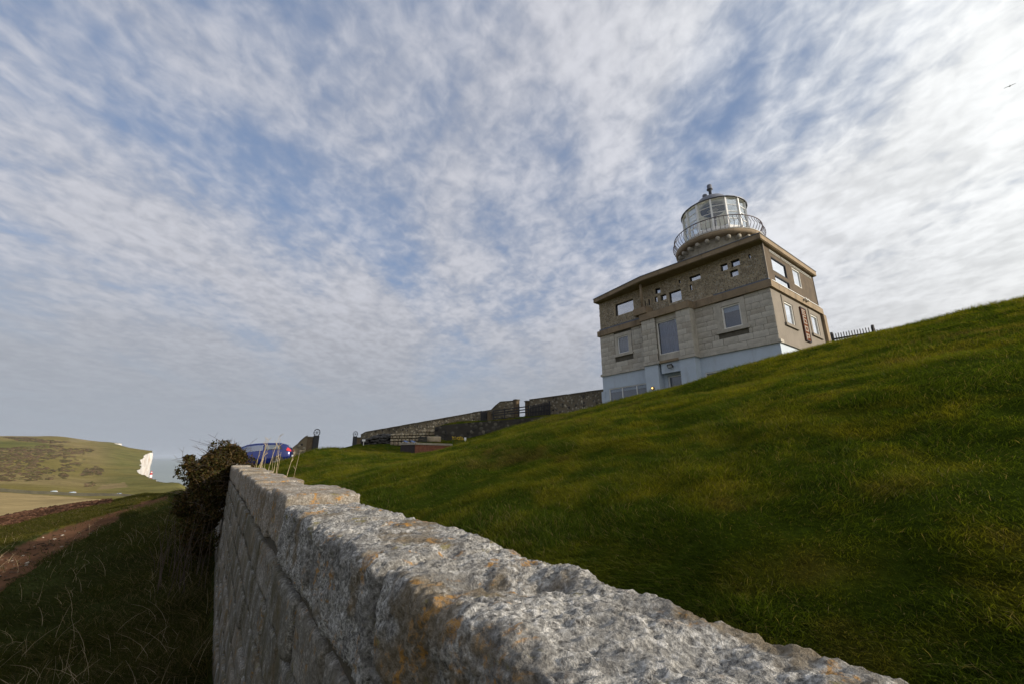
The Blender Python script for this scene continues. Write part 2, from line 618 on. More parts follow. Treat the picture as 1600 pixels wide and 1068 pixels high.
def soil_mat(name, attr=None, col=(0.03, 0.035, 0.012), scale=6.0, bump=0.03, bscale=9.0, var=0.45):
    m, g, b = new_mat(name)
    tcn = g.n('ShaderNodeTexCoord').outputs['Object']
    n1 = g.noise(tcn, scale, 6.0, 0.65)
    n2 = g.noise(tcn, scale * 0.07, 5.0, 0.6)
    if attr:
        base = g.n('ShaderNodeVertexColor', layer_name=attr).outputs[0]
    else:
        base = (*col, 1)
    f = g.math('ADD', g.math('MULTIPLY', n1, 0.5), g.math('MULTIPLY', n2, 0.5))
    v = g.rng(f, 0.32, 0.68, 1 - var, 1 + var)
    cc2 = g.n('ShaderNodeCombineColor')
    for i in range(3):
        g.link(v, cc2.inputs[i])
    c = g.mix(1.0, base, cc2.outputs[0], 'MULTIPLY')
    g.link(c, b.inputs['Base Color'])
    b.inputs['Roughness'].default_value = 0.95
    b.inputs['Specular IOR Level'].default_value = 0.0
    bn = g.n('ShaderNodeBump')
    bn.inputs['Distance'].default_value = bump
    g.link(g.noise(tcn, bscale, 6.0, 0.7), bn.inputs['Height'])
    g.link(bn.outputs[0], b.inputs['Normal'])
    return m


M['turf'] = soil_mat('turf', 'col', scale=5.0, bump=0.03, bscale=25.0)
M['land'] = soil_mat('land', 'col', scale=0.35, bump=0.15, bscale=1.2, var=0.35)
M['scrub'] = soil_mat('scrub', 'col', scale=0.5, bump=0.5, bscale=1.0, var=0.5)
M['chalk'] = plain('chalk', (0.60, 0.565, 0.52), 0.95, 0.14, 0.05, coord='Object', stain=((0.36, 0.22, 0.13), 0.7))
M['asphalt'] = plain('asphalt', (0.05, 0.05, 0.055), 0.9, 0.2, 0.3)
M['lh_white'] = plain('lh_white', (0.8, 0.78, 0.76), 0.7, 0.05, 0.2)
M['lh_red'] = plain('lh_red', (0.45, 0.05, 0.05), 0.7, 0.1, 0.2)


def sea_mat():
    m, g, b = new_mat('sea')
    tcn = g.n('ShaderNodeTexCoord').outputs['Object']
    n1 = g.noise(g.mapping(tcn, scale=(0.0006, 0.0025, 1)), 1.0, 5.0, 0.6)
    c = g.mix(g.rng(n1, 0.35, 0.65), (0.20, 0.235, 0.215), (0.24, 0.275, 0.25))
    g.link(c, b.inputs['Base Color'])
    b.inputs['Roughness'].default_value = 0.35
    bn = g.n('ShaderNodeBump')
    bn.inputs['Distance'].default_value = 0.6
    g.link(g.noise(tcn, 0.08, 6.0, 0.6), bn.inputs['Height'])
    g.link(bn.outputs[0], b.inputs['Normal'])
    return m


M['water'] = sea_mat()


def paint(name, col, rough=0.25):
    m, g, b = new_mat(name)
    tcn = g.n('ShaderNodeTexCoord').outputs['Object']
    c = g.mix(g.rng(g.noise(tcn, 2.0, 4.0), 0.4, 0.6), tuple(x * 0.9 for x in col), col)
    g.link(c, b.inputs['Base Color'])
    b.inputs['Roughness'].default_value = rough
    b.inputs['Metallic'].default_value = 0.35
    b.inputs['Coat Weight'].default_value = 0.7
    b.inputs['Coat Roughness'].default_value = 0.05
    return m


M['paint_blue'] = paint('paint_blue', (0.004, 0.014, 0.12))
M['paint_silver'] = paint('paint_silver', (0.55, 0.56, 0.58))
M['paint_white'] = paint('paint_white', (0.7, 0.7, 0.7))
M['paint_dark'] = paint('paint_dark', (0.03, 0.03, 0.035))
M['tail_red'] = plain('tail_red', (0.55, 0.02, 0.03), 0.25, 0.1, 8.0)


def glow_mat(name, col, strength):
    m, g, b = new_mat(name)
    b.inputs['Base Color'].default_value = (*col, 1)
    b.inputs['Emission Color'].default_value = (*col, 1)
    b.inputs['Emission Strength'].default_value = strength
    return m


M['lamp_lit'] = glow_mat('lamp_lit', (1.0, 0.55, 0.15), 3.0)

# ================================================================== TERRAIN
SEA_Z = -92.0
W_AZ = math.radians(-34.65)                        # direction in which the near stone wall runs
WD = np.array([math.sin(W_AZ), math.cos(W_AZ)])
WN = np.array([math.cos(W_AZ), -math.sin(W_AZ)])   # to its inner side
W_L, W_R = 0.42, 0.90                              # outer and inner face of the wall


def sw(s, w):
    return WD * s + WN * w


# --- the lawn bank inside the wall: thin plate spline through surveyed points
ctrl = []


def cpt(x, y, z):
    ctrl.append((float(x), float(y), float(z)))


for s, z in ((-14, -1.0), (-6, -1.0), (-2, -1.0), (0, -1.0), (2, -0.98), (5, -0.9), (9, -0.8), (13, -0.75), (18, -0.85), (24, -0.95)):
    cpt(*sw(s, 0.7), z)
crest = [(1600, 462, 20.0), (1500, 487, 20.0), (1380, 515, 20.2), (1296, 535, 20.6), (1224, 553, 21.3), (1100, 590, 23.5), (1000, 615, 25.5),
         (941, 630, 27.0), (900, 640, 27.0), (800, 665, 27.0), (720, 690, 27.0), (690, 701, 28.5), (640, 706, 30.5), (600, 704, 31.0), (560, 701, 31.0), (480, 703, 30.0), (440, 718, 28.5)]
CREST_I = []
for px, py, R in crest:
    P = at_r(px, py, R)
    CREST_I.append(len(ctrl))
    cpt(*P)
    w = P[:2] @ WN
    s = P[:2] @ WD
    far = 0.6 if px > 760 else 1.2
    Q = at_r(px, py, R + 2.5)                      # just behind the crest the ground lies under the line of sight
    cpt(Q[0], Q[1], P[2] + (0.12 if px > 850 else (0.08 if 500 < px < 660 else -0.1)))
    if px < 1150:                                  # the lawn's low left end lies just under the line of sight
        for t, dz in ((0.45, 0.42), (0.75, 0.16)):
            cpt(P[0] * t, P[1] * t, P[2] * t - dz)
    elif w > 9:                                    # the bank is convex
        for t, k in ((0.33, 0.36), (0.66, 0.685)):
            q = sw(s * (0.75 + 0.25 * t), 0.7 + (w - 0.7) * t)
            cpt(*q, -0.95 + (P[2] + 0.95) * k)
cpt(*sw(-14, 20), 5.3)
cpt(*sw(-14, 10), 2.0)
cpt(*sw(-8, 20), 5.1)
cpt(*sw(-8, 10), 1.95)
for s, z in ((-14, 5.6), (-4, 5.3), (7, 4.3), (18, 3.3)):
    cpt(*sw(s, 31), z)
for px, py, R in ((860, 648, 36.2), (800, 655, 36.4), (740, 662, 36.7), (690, 667, 37.2)):
    cpt(*at_r(px, py, R))
for px, R, drop in ((860, 33.8, .35), (800, 34.2, .45), (740, 34.6, .45), (690, 35.2, .3)):
    py = np.interp(px, [640, 720, 800, 900], [697, 690, 665, 640])
    q = at_r(px, py, R)
    cpt(q[0], q[1], q[2] - drop)
for px, py, R in ((640, 694, 38), (590, 692, 39), (690, 668, 40.5), (740, 662.5, 40), (800, 655.5, 39.5), (860, 648.5, 39.5), (640, 686, 42.5), (590, 690, 44)):
    cpt(*at_r(px, py, R))
cpt(*at_r(500, 700, 42)[:2], 0.3)
cpt(*at_r(445, 720, 33)[:2], -0.66)
cpt(*at_r(395, 720, 31)[:2], -0.68)
cpt(*at_r(385, 720, 36)[:2], -0.55)
cpt(*at_r(440, 720, 40)[:2], -0.35)
for px, R, z in ((400, 50, -0.6), (480, 52, -0.4), (560, 52, 0.2), (640, 50, 1.2), (720, 50, 2.0), (800, 48, 2.6), (880, 48, 3.0), (960, 48, 3.4), (640, 66, 0.5), (800, 66, 1.5), (940, 66, 2.0)):
    v = at_r(px, 700, R)
    cpt(v[0], v[1], z)
ctrl = np.array(ctrl)


def tps_fit(P, lam=0.0006):
    n = len(P)
    d = np.linalg.norm(P[:, None, :2] - P[None, :, :2], axis=2)
    K = np.where(d > 0, d * d * np.log(d + 1e-9), 0) + lam * n * np.eye(n) * 0.5
    A = np.zeros((n + 3, n + 3))
    A[:n, :n] = K
    A[:n, n] = 1
    A[:n, n + 1:] = P[:, :2]
    A[n:, :n] = A[:n, n:].T
    return np.linalg.solve(A, np.concatenate([P[:, 2], np.zeros(3)]))


TPS = tps_fit(ctrl)


def lawn_base(x, y):
    x = np.asarray(x, float)
    y = np.asarray(y, float)
    shp = x.shape
    q = np.stack([x.ravel(), y.ravel()], 1)
    out = np.zeros(len(q))
    n = len(ctrl)
    for a in range(0, len(q), 20000):
        qq = q[a:a + 20000]
        d = np.linalg.norm(qq[:, None] - ctrl[None, :, :2], axis=2)
        out[a:a + 20000] = np.where(d > 0, d * d * np.log(d + 1e-9), 0) @ TPS[:n] + TPS[n] + qq @ TPS[n + 1:]
    return out.reshape(shp)


# adjust the crest until its outline, seen from the wall, stands where it was surveyed
for _ in range(8):
    for (px, py, R), ci in zip(crest, CREST_I):
        v = ray(px, py)
        h = math.hypot(v[0], v[1])
        Rg = np.linspace(4 if px > 1150 else R * 0.8, R + (3.5 if px > 760 else 0.5), 160)
        el = lawn_base(v[0] / h * Rg, v[1] / h * Rg) / Rg
        err = (v[2] / h - 0.085 / R) - el.max()
        ctrl[ci, 2] += 0.7 * err * R
        ctrl[ci + 1, 2] += 0.7 * err * R
    TPS = tps_fit(ctrl)


def lawn_z(x, y):
    return lawn_base(x, y) + 0.08 * fbm2(x, y, 0.5, 3, 3) + 0.055 * fbm2(x, y, 1.5, 3, 5)


# --- the open down outside the wall: profiles surveyed along a fan of directions
FAR0 = [(330, 764), (420, 762), (600, 752), (900, 733), (1200, 712), (1500, 696), (1800, 684), (2200, 680), (2600, 681), (3300, 690)]
cols = {
    -420: dict(near=[(1068, -2.95), (985, -2.95), (915, -3.0), (868, -3.0), (842, -3.1), (826, -3.4), (812, -4.0)], mid=[(75, 803), (140, 788)], far=FAR0),
    0: dict(near=[(1068, -2.95), (985, -2.95), (920, -3.0), (868, -3.0), (845, -3.1), (828, -3.4), (815, -4.0)], mid=[(75, 806), (140, 790)],
            far=[(330, 766), (420, 763), (600, 753), (900, 734), (1200, 713), (1500, 696), (1800, 684), (2200, 680), (2600, 681), (3300, 690)]),
    80: dict(near=[(1068, -2.95), (960, -2.95), (900, -2.9), (869, -2.95), (831, -3.1), (815, -3.5)], mid=[(55, 806), (80, 800), (150, 788)],
             far=[(345, 769), (420, 766), (600, 756), (900, 738), (1200, 717), (1500, 699), (1800, 686), (2200, 680.5), (2600, 682), (3300, 691)]),
    160: dict(near=[(1068, -2.95), (930, -2.9), (860, -2.7), (824, -2.9), (803, -3.2), (796, -3.6)], mid=[(60, 788), (90, 784), (150, 779)],
              far=[(370, 773), (430, 771), (600, 762), (900, 744), (1200, 724), (1500, 706), (1750, 696), (2200, 691), (2600, 688.5), (3300, 694)]),
    240: dict(near=[(1068, -2.95), (930, -2.9), (860, -2.7), (815, -2.7), (790, -2.9), (780, -3.2)], mid=[(60, 769), (90, 772), (160, 776)],
              far=[(390, 775), (450, 770), (600, 759), (800, 745), (1000, 738), (1300, 727), (1600, 712), (1760, 704), (2200, 700), (3300, 700)]),
    290: dict(near=[(1068, -2.95), (930, -2.9), (860, -2.6), (815, -2.5), (780, -2.4), (766, -2.3)], mid=[(60, 770), (150, 776)],
              far=[(400, 771), (500, 764), (600, 754), (800, 748), (1300, 735), (1800, 720), (3300, 712)]),
    350: dict(near=[(1068, -3.0), (930, -3.0), (860, -2.9), (815, -2.8), (780, -2.7)], mid=[(60, 780), (150, 790)],
              far=[(400, 800), (800, 780), (3300, 730)]),
}
prof_az, prof = [], []
RG = np.exp(np.linspace(math.log(0.8), math.log(3400), 420))
for px in sorted(cols):
    c = cols[px]
    pts = [(0.5, -2.95)]
    for py, z in c['near']:
        pts.append((z / tan_el(px, py), z))
    for R, py in c['mid'] + c['far']:
        pts.append((R, R * tan_el(px, py)))
    pts.sort()
    r_, z_ = zip(*pts)
    zz = np.interp(np.log(RG), np.log(r_), np.array(z_) / np.maximum(np.array(r_), 8)) * np.maximum(RG, 8)
    prof_az.append(az_of(px))
    prof.append(zz)
prof_az = np.array(prof_az)
prof = np.array(prof)
hid = np.where(RG < 15, -3.0, -3.0 - (RG - 15) * 0.12)       # behind the wall and the bank: falls towards the cliffs
prof_az = np.concatenate([prof_az, [prof_az[-1] + math.radians(8), math.radians(180)]])
prof = np.concatenate([prof, [np.maximum(hid, -70), np.maximum(hid, -70)]])
ker = np.exp(-np.linspace(-2, 2, 13) ** 2)
ker /= ker.sum()
slope = prof / RG
pad = np.pad(slope, ((0, 0), (6, 6)), 'edge')
slope = np.array([np.convolve(p, ker, 'valid') for p in pad])


def land_base(az, R):
    az = np.asarray(az, float)
    lr = np.log(np.clip(np.asarray(R, float), 0.81, 3390))
    fi = (lr - math.log(0.8)) / (math.log(3400) - math.log(0.8)) * 419
    i0 = np.clip(fi.astype(int), 0, 418)
    ft = fi - i0
    a = np.clip(az, prof_az[0], prof_az[-1])
    j = np.clip(np.searchsorted(prof_az, a) - 1, 0, len(prof_az) - 2)
    fa = (a - prof_az[j]) / (prof_az[j + 1] - prof_az[j])
    fa = fa * fa * (3 - 2 * fa) * 0.5 + fa * 0.5
    v = lambda jj, ii: slope[jj, ii]
    s0 = v(j, i0) * (1 - ft) + v(j, i0 + 1) * ft
    s1 = v(j + 1, i0) * (1 - ft) + v(j + 1, i0 + 1) * ft
    return (s0 * (1 - fa) + s1 * fa) * np.asarray(R, float)


def land_z(x, y):
    x = np.asarray(x, float)
    y = np.asarray(y, float)
    R = np.hypot(x, y)
    z = land_base(np.arctan2(x, y), R)
    z = z + 0.06 * fbm2(x, y, 0.5, 3, 21) * np.clip(R / 8, 0, 1) + np.clip((R - 150) / 300, 0, 1) * 3.0 * fbm2(x, y, 0.012, 4, 23) * np.clip((3300 - R) / 800, 0, 1)
    return z


coast = [(0.8, 180), (150, 180), (190, 70), (300, 10), (420, -24), (500, math.degrees(az_of(318))), (600, math.degrees(az_of(288))), (700, math.degrees(az_of(256))),
         (850, math.degrees(az_of(236))), (1000, math.degrees(az_of(224))), (1300, math.degrees(az_of(219))), (1600, math.degrees(az_of(224))),
         (1740, math.degrees(az_of(235))), (1790, math.degrees(az_of(237))), (1830, math.degrees(az_of(224))), (1900, math.degrees(az_of(200))), (2050, math.degrees(az_of(178))),
         (2350, math.degrees(az_of(178))), (2450, math.degrees(az_of(182))), (2560, math.degrees(az_of(182))), (2700, math.degrees(az_of(170))), (3400, math.degrees(az_of(165)))]
c_r, c_a = zip(*coast)


def coast_az(R):
    a = np.radians(np.interp(np.log(R), np.log(c_r), c_a))
    jag = fbm(np.stack([R / 60.0, R * 0 + 2.2, R * 0], 1), 4, 0.6, 2.0, 40)
    return a + np.where(R > 450, np.radians(0.42) * jag, 0)


R_rows = np.concatenate([np.exp(np.linspace(math.log(0.8), math.log(60), 150)), np.exp(np.linspace(math.log(61.5), math.log(3380), 190))])
edge = coast_az(R_rows)
u_dense = np.linspace(0, 1, 330)
rows = []
for R, ea in zip(R_rows, edge):
    full = ea > math.radians(100)
    lo = math.radians(-180) if R < 190 else math.radians(-110)
    if ea > math.radians(-20):
        knots = np.interp(u_dense, [0, 0.10, 0.80, 0.88, 1], [lo, math.radians(-58), math.radians(-28), min(ea, math.radians(10)), ea])
    else:
        knots = np.interp(u_dense, [0, 0.10, 1], [lo, math.radians(-58), ea])
    rows.append(knots)
AZ = np.array(rows)
RR = np.repeat(R_rows[:, None], AZ.shape[1], 1)
LX, LY = RR * np.sin(AZ), RR * np.cos(AZ)
LZ = land_z(LX, LY)
# the strip where the lawn terrace stands stays below it
nr, nc = LX.shape


def grid_faces(nr, nc):
    i = np.arange(nr - 1)[:, None] * nc + np.arange(nc - 1)[None, :]
    return np.stack([i, i + 1, i + nc + 1, i + nc], -1).reshape(-1, 4)


LV = np.stack([LX, LY, LZ], -1).reshape(-1, 3)
# land use, as colour of turf, bare path, stubble, bracken
PX, PY = project(LV)


def inside(poly, x, y):
    r = np.zeros(len(x), bool)
    n = len(poly)
    for i in range(n):
        x0, y0 = poly[i]
        x1, y1 = poly[(i + 1) % n]
        cnd = ((y0 > y) != (y1 > y)) & (x < (x1 - x0) * (y - y0) / (y1 - y0 + 1e-12) + x0)
        r ^= cnd
    return r


lr = np.hypot(LV[:, 0], LV[:, 1])
lc = np.zeros((len(LV), 3))
n_l = fbm2(LV[:, 0], LV[:, 1], 0.006, 4, 31)
n_m = fbm2(LV[:, 0], LV[:, 1], 0.05, 4, 32)
n_s = fbm2(LV[:, 0], LV[:, 1], 0.6, 3, 33)
down = np.array([0.160, 0.132, 0.044])
down2 = np.array([0.205, 0.160, 0.072])
lc[:] = down + (down2 - down) * np.clip(0.5 + n_l * 1.3, 0, 1)[:, None]
green = np.array([0.110, 0.115, 0.034])
kg = np.clip((PX - 150) / 40, 0, 1) * np.clip(0.6 + n_l, 0, 1)
lc = lc + (green - lc) * kg[:, None]
far = lr > 70
pj = PX + 2.5 * n_m, PY + 0.8 * n_m
for poly, colr, amt in (
        ([(-300, 674), (60, 690), (95, 697), (60, 701), (-300, 700)], (0.10, 0.105, 0.03), 0.8),
        ([(160, 757), (195, 752), (200, 760), (150, 764)], (0.26, 0.19, 0.10), 0.7),
        ([(108, 685), (146, 686), (140, 690), (105, 690)], (0.25, 0.20, 0.11), 0.6)):
    k = inside(poly, *pj) & far
    lc[k] = lc[k] * (1 - amt) + np.array(colr) * amt
stub = inside([(-600, 700), (0, 768), (60, 772), (130, 777), (190, 781), (165, 783), (95, 792), (0, 806), (-600, 870)], *pj) & (lr > 60) & (lr < 420)
lc[stub] = np.array([0.31, 0.235, 0.115]) * (1 + 0.25 * n_m[stub])[:, None]
brack = inside([(-300, 830), (0, 806), (60, 795), (120, 786), (168, 781), (168, 785), (110, 796), (40, 812), (0, 824), (-300, 880)], PX + n_s * 2, PY + n_s * 1.5) & (lr > 30) & (lr < 120)
lc[brack] = np.array([0.085, 0.045, 0.028]) * (1 + 0.3 * n_s[brack])[:, None]
near = lr <= 70
nk = near & ~brack
gcol = np.array([0.040, 0.046, 0.014])
lc[nk] = gcol * (1 + 0.35 * n_s[nk])[:, None]
dryk = nk & (PY < 852 - PX * 0.30) & (PX < 250)
lc[dryk] = np.array([0.085, 0.072, 0.014]) * (1 + 0.4 * n_s[dryk])[:, None]
path = [(-600, 830), (-200, 880), (0, 866), (80, 831), (160, 803), (200, 791), (245, 777), (262, 771), (262, 776), (240, 789), (200, 800), (160, 824), (80, 869), (0, 921), (-200, 1010), (-600, 1200)]
pk = inside(path, PX + n_s * 3, PY + n_s * 3) & near
lc[pk] = np.array([0.115, 0.060, 0.034]) * (1 + 0.25 * n_s[pk])[:, None]  # brown earth, darkened to carry the shade over the path
LV[pk, 2] -= 0.06
land_me = raw_mesh('down', LV, grid_faces(nr, nc))
set_attr(land_me, 'col', np.clip(lc, 0, 1))
land = tag(obj('down', land_me, M['land'], smooth=True), 'rolling grassy downland outside the stone wall', None, None, 'structure')

# chalk cliff under the edge of the down
k0 = int(np.searchsorted(R_rows, 195))
er = R_rows[k0:]
rr2 = np.exp(np.linspace(math.log(er[0]), math.log(er[-1]), 900))
ca = coast_az(rr2)
ex, ey = rr2 * np.sin(ca), rr2 * np.cos(ca)
ez = land_z(ex, ey)
tx, ty = np.gradient(ex), np.gradient(ey)
tl = np.hypot(tx, ty)
onx, ony = ty / tl, -tx / tl
NL = 14
CV = []
for k in range(NL):
    t = k / (NL - 1)
    zz = ez * (1 - t) + (SEA_Z - 1) * t + (0.25 if k == 0 else 0)
    bulge = 1 + 3 * t + 9 * fbm(np.stack([ex / 28, ey / 28, zz / 60], 1), 4, 0.6, 2.0, 50) * (0.25 + t * 0.75)
    CV.append(np.stack([ex + onx * (bulge if k else 0), ey + ony * (bulge if k else 0), zz], 1))
CV = np.concatenate(CV)
cliff = tag(obj('chalk_cliff', raw_mesh('chalk_cliff', CV, grid_faces(NL, 900)), M['chalk']), 'white chalk cliff dropping from the green down to the sea', None, None, 'structure')

# sea
sea_b = MB()
sea_b.add([(-40000, -3000, SEA_Z), (40000, -3000, SEA_Z), (40000, 40000, SEA_Z), (-40000, 40000, SEA_Z)], [[0, 1, 2, 3]])
sea = tag(sea_b.build('sea', M['water']), 'pale grey green sea beyond the cliffs', None, None, 'structure')

# lawn sheet
ss = np.concatenate([np.linspace(-16, -3, 30)[:-1], np.linspace(-3, 20, 240)[:-1], np.linspace(20, 52, 130)])
ww = np.concatenate([np.linspace(0.62, 8, 110)[:-1], np.linspace(8, 26, 150)[:-1], np.linspace(26, 48, 60)])
S2, W2 = np.meshgrid(ss, ww, indexing='ij')
GX = WD[0] * S2 + WN[0] * W2
GY = WD[1] * S2 + WN[1] * W2
GZ = lawn_z(GX, GY)


def lawn_col(x, y):
    a = fbm2(x, y, 0.7, 4, 61)
    b = fbm2(x, y, 2.8, 3, 62)
    c = fbm2(x, y, 0.5, 3, 63)
    R = np.hypot(x, y)
    base = np.stack([np.full_like(a, 0.046), np.full_like(a, 0.070), np.full_like(a, 0.006)], -1)
    yel = np.array([0.190, 0.170, 0.012])
    brn = np.array([0.120, 0.080, 0.028])
    k = np.clip(0.34 + 1.1 * a + 1.6 * b, 0, 1)[..., None]
    base = base + (yel - base) * k * 0.5
    k = np.clip((b * 0.9 + c * 0.8 - 0.25) * 2.2, 0, 1)[..., None]
    base = base + (brn - base) * k * 0.5
    return base * np.array([1.28, 1.22, 1.5])


lawn_me = raw_mesh('lawn', np.stack([GX, GY, GZ], -1).reshape(-1, 3), grid_faces(len(ss), len(ww))[:, ::-1].copy())
set_attr(lawn_me, 'col', lawn_col(GX, GY).reshape(-1, 3) * 0.55)
lawn = tag(obj('lawn', lawn_me, M['turf'], smooth=True), 'steep green lawn bank below the lighthouse', None, None, 'structure')

# ================================================================== NEAR STONE WALL
def stone_mesh(name, L, T, H, res, rad, amp, seed, dents=(), fine=0.0, taper=0.0, nscale=1.0):
    """a weathered block: box with worn edges and broken faces; x along, y through, z up; origin at its middle"""
    nx, ny, nz = (max(2, int(round(q / res))) for q in (L, T, H))
    V, F = [], []
    idx = {}

    def vid(i, j, k):
        key = (i, j, k)
        if key not in idx:
            idx[key] = len(V)
            V.append((i / nx - 0.5, j / ny - 0.5, k / nz - 0.5))
        return idx[key]

    for k in (0, nz):
        for i in range(nx):
            for j in range(ny):
                q = [vid(i, j, k), vid(i + 1, j, k), vid(i + 1, j + 1, k), vid(i, j + 1, k)]
                F.append(q if k else q[::-1])
    for j in (0, ny):
        for i in range(nx):
            for k in range(nz):
                q = [vid(i, j, k), vid(i + 1, j, k), vid(i + 1, j, k + 1), vid(i, j, k + 1)]
                F.append(q[::-1] if j else q)
    for i in (0, nx):
        for j in range(ny):
            for k in range(nz):
                q = [vid(i, j, k), vid(i, j + 1, k), vid(i, j + 1, k + 1), vid(i, j, k + 1)]
                F.append(q if i else q[::-1])
    V = np.array(V)
    # pull rows of vertices towards the edges so that worn edges stay smooth
    P = V * np.array([L, T, H])
    half = np.array([L, T, H]) / 2
    inner = np.clip(P, -half + rad, half - rad)
    d = P - inner
    ln = np.linalg.norm(d, axis=1)
    n = d / np.maximum(ln, 1e-9)[:, None]
    P = np.where((ln > 1e-6)[:, None], inner + n * rad, P)
    cn = V / 0.5
    n = np.where((ln > 1e-6)[:, None], n, cn)
    if rad > 0:
        a = fbm(P * 4.5 * nscale + seed * 3.1, 3, 0.55, 2.0, seed)
        b = fbm(P * 17 * nscale + seed * 1.7, 3, 0.6, 2.1, seed + 5)
        disp = amp * (a * 1.0 + b * 0.45)
        if fine:
            c = fbm(P * 60 + seed, 3, 0.65, 2.1, seed + 9)
            c2 = np.abs(fbm(P * 34 + seed * 2.2, 2, 0.6, 2.1, seed + 12))
            disp = disp + fine * (c - 0.8 * c2)
        P = P + n * disp[:, None]
    for (cx, cy, r, depth) in dents:
        g2 = np.exp(-(((P[:, 0] - cx) / r) ** 2 + ((P[:, 1] - cy) / (r * 0.8)) ** 2))
        P[:, 2] -= np.where(V[:, 2] > 0.2, g2 * depth * (1 + 0.35 * fbm(P * 20, 2, 0.5, 2.0, 3)), 0)
    return raw_mesh(name, P, np.array(F))


WALL_RZ = math.atan2(WD[1], WD[0])                        # local x runs along the wall, local y = outer side... -> +y is to the left of WD
wall = thing('boundary_wall', (*sw(0, 0), -3.3), WALL_RZ, 'long weathered granite block wall running past the camera, lichen on its top', 'wall')
ZB = 3.3                                                  # local z = world z + ZB


def wall_local(s0, s1, w0, w1, z0, z1):
    """middle of a block in the wall's own frame (outer side is +y there)"""
    return ((s0 + s1) / 2, -(w0 + w1) / 2, (z0 + z1) / 2 + ZB)


# coping stones: the nearest are built finely
cop = [(-2.6, -1.15, -.30), (-1.14, -0.18, -.30), (-0.165, 1.265, -.295), (1.315, 2.245, -.30), (2.29, 3.27, -.305), (3.29, 4.15, -.25)]
s = 4.165
while s < 24.5:
    ln = random.uniform(0.7, 1.05)
    cop.append((s, s + ln, -.27 + random.uniform(-.03, .03)))
    s += ln + 0.022
for i, (a, b, zt) in enumerate(cop):
    nearest = -0.3 < a < 3.0
    res = 0.0075 if nearest and a < 1.2 else (0.011 if nearest else (0.016 if a < 6 else (0.03 if a < 11 else 0.06)))
    w1 = W_R + random.uniform(-.03, .03)
    if i == 5:
        w1 = W_R + 0.03
    if i >= 6:
        w1 = W_R + random.uniform(-.02, .08)
    dents = ()
    if i == 2:
        dents = ((0.49, 0.05, 0.10, 0.055), (0.36, -0.08, 0.08, 0.03), (-0.1, -0.05, 0.09, 0.025), (0.1, -0.12, 0.06, 0.02), (-0.35, 0.08, 0.12, 0.025))
    if i == 3:
        dents = ((-0.42, -0.02, 0.06, 0.03), (0.2, -0.2, 0.08, 0.02), (-0.1, 0.1, 0.07, 0.012))
    me = stone_mesh('stone', b - a, w1 - W_L, 0.345, res, 0.045 if nearest else 0.028, 0.024 if nearest else 0.018, 100 + i, dents, 0.011 if nearest else (0.009 if a < 9 else 0.0))
    st = obj('stone', me, M['granite'] if a < 3.0 else M['granite_tan'], wall, True, wall_local(a, b, W_L, w1, zt - 0.345, zt))
    st.rotation_euler = (random.uniform(-.01, .01), random.uniform(-.008, .008), random.uniform(-.006, .006))
beds = [-.665, -.975, -1.29, -1.60, -1.93, -2.26, -2.60, -3.05]
face_pool = {}
for c in range(len(beds) - 1):
    z1, z0 = beds[c], beds[c + 1]
    s = -2.6 + random.uniform(0, .5)
    while s < 24.0:
        ln = random.choice((0.5, 0.65, 0.8, 0.95))
        if s > 0.4:
            near_face = s < 4.5
            var = random.randrange(4)
            key = (ln, c if near_face else 9, var, near_face)
            if key not in face_pool:
                face_pool[key] = stone_mesh('stone', ln - 0.042, 0.24, z1 - z0 - 0.026, 0.026 if near_face else 0.07, 0.022, 0.014, 300 + len(face_pool), (), 0.005 if near_face else 0)
                face_pool[key].materials.append(M[('granite_face_tan', 'granite_face', 'granite_face', 'granite_face_pale')[var]])
            wo = W_L + random.uniform(-.012, .012)
            st = obj('stone', face_pool[key], None, wall, True, wall_local(s, s + ln, wo, wo + 0.24, z0, z1))
        s += ln
core = MB().box(-2.58, 24.4, -(W_R - 0.04), -(W_L + 0.035), ZB - 3.3, ZB - 0.36)
core.build('mortar_core', M['mortar'], wall)

# ================================================================== GRASS
def blades(name, X, Y, Z, NRM, length, width, lean, col, mat, seg=2, up=1.0):
    """one mesh of curved, pointed grass blades"""
    n = len(X)
    base = np.stack([X, Y, Z], 1)
    ang = RNG.uniform(0, 2 * math.pi, n)
    side = np.stack([np.cos(ang), np.sin(ang), np.zeros(n)], 1)
    upv = np.stack([lean[:, 0], lean[:, 1], np.full(n, up)], 1)
    upv /= np.linalg.norm(upv, axis=1)[:, None]
    bend = np.stack([lean[:, 0] * 1.6 + RNG.normal(0, .35, n), lean[:, 1] * 1.6 + RNG.normal(0, .35, n), np.full(n, -0.25)], 1)
    rows_ = []
    for k in range(seg + 1):
        t = k / seg
        c = base + upv * (length * t)[:, None] + bend * (length * 0.55 * t * t)[:, None]
        if k < seg:
            hw = side * (width * 0.5 * (1 - 0.55 * t))[:, None]
            rows_ += [c - hw, c + hw]
        else:
            rows_.append(c)
    V = np.stack(rows_, 1)
    m = V.shape[1]
    b0 = (np.arange(n) * m)[:, None]
    F3 = []
    for k in range(seg - 1):
        a = 2 * k
        F3 += [[a, a + 1, a + 3], [a, a + 3, a + 2]]
    F3.append([2 * (seg - 1), 2 * (seg - 1) + 1, 2 * seg])
    F = (b0[:, :, None] + np.array(F3)[None]).reshape(-1, 3)
    me = raw_mesh(name, V.reshape(-1, 3), F)
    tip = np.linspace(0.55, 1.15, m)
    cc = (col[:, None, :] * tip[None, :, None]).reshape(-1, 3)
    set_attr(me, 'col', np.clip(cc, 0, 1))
    return obj(name, me, mat)


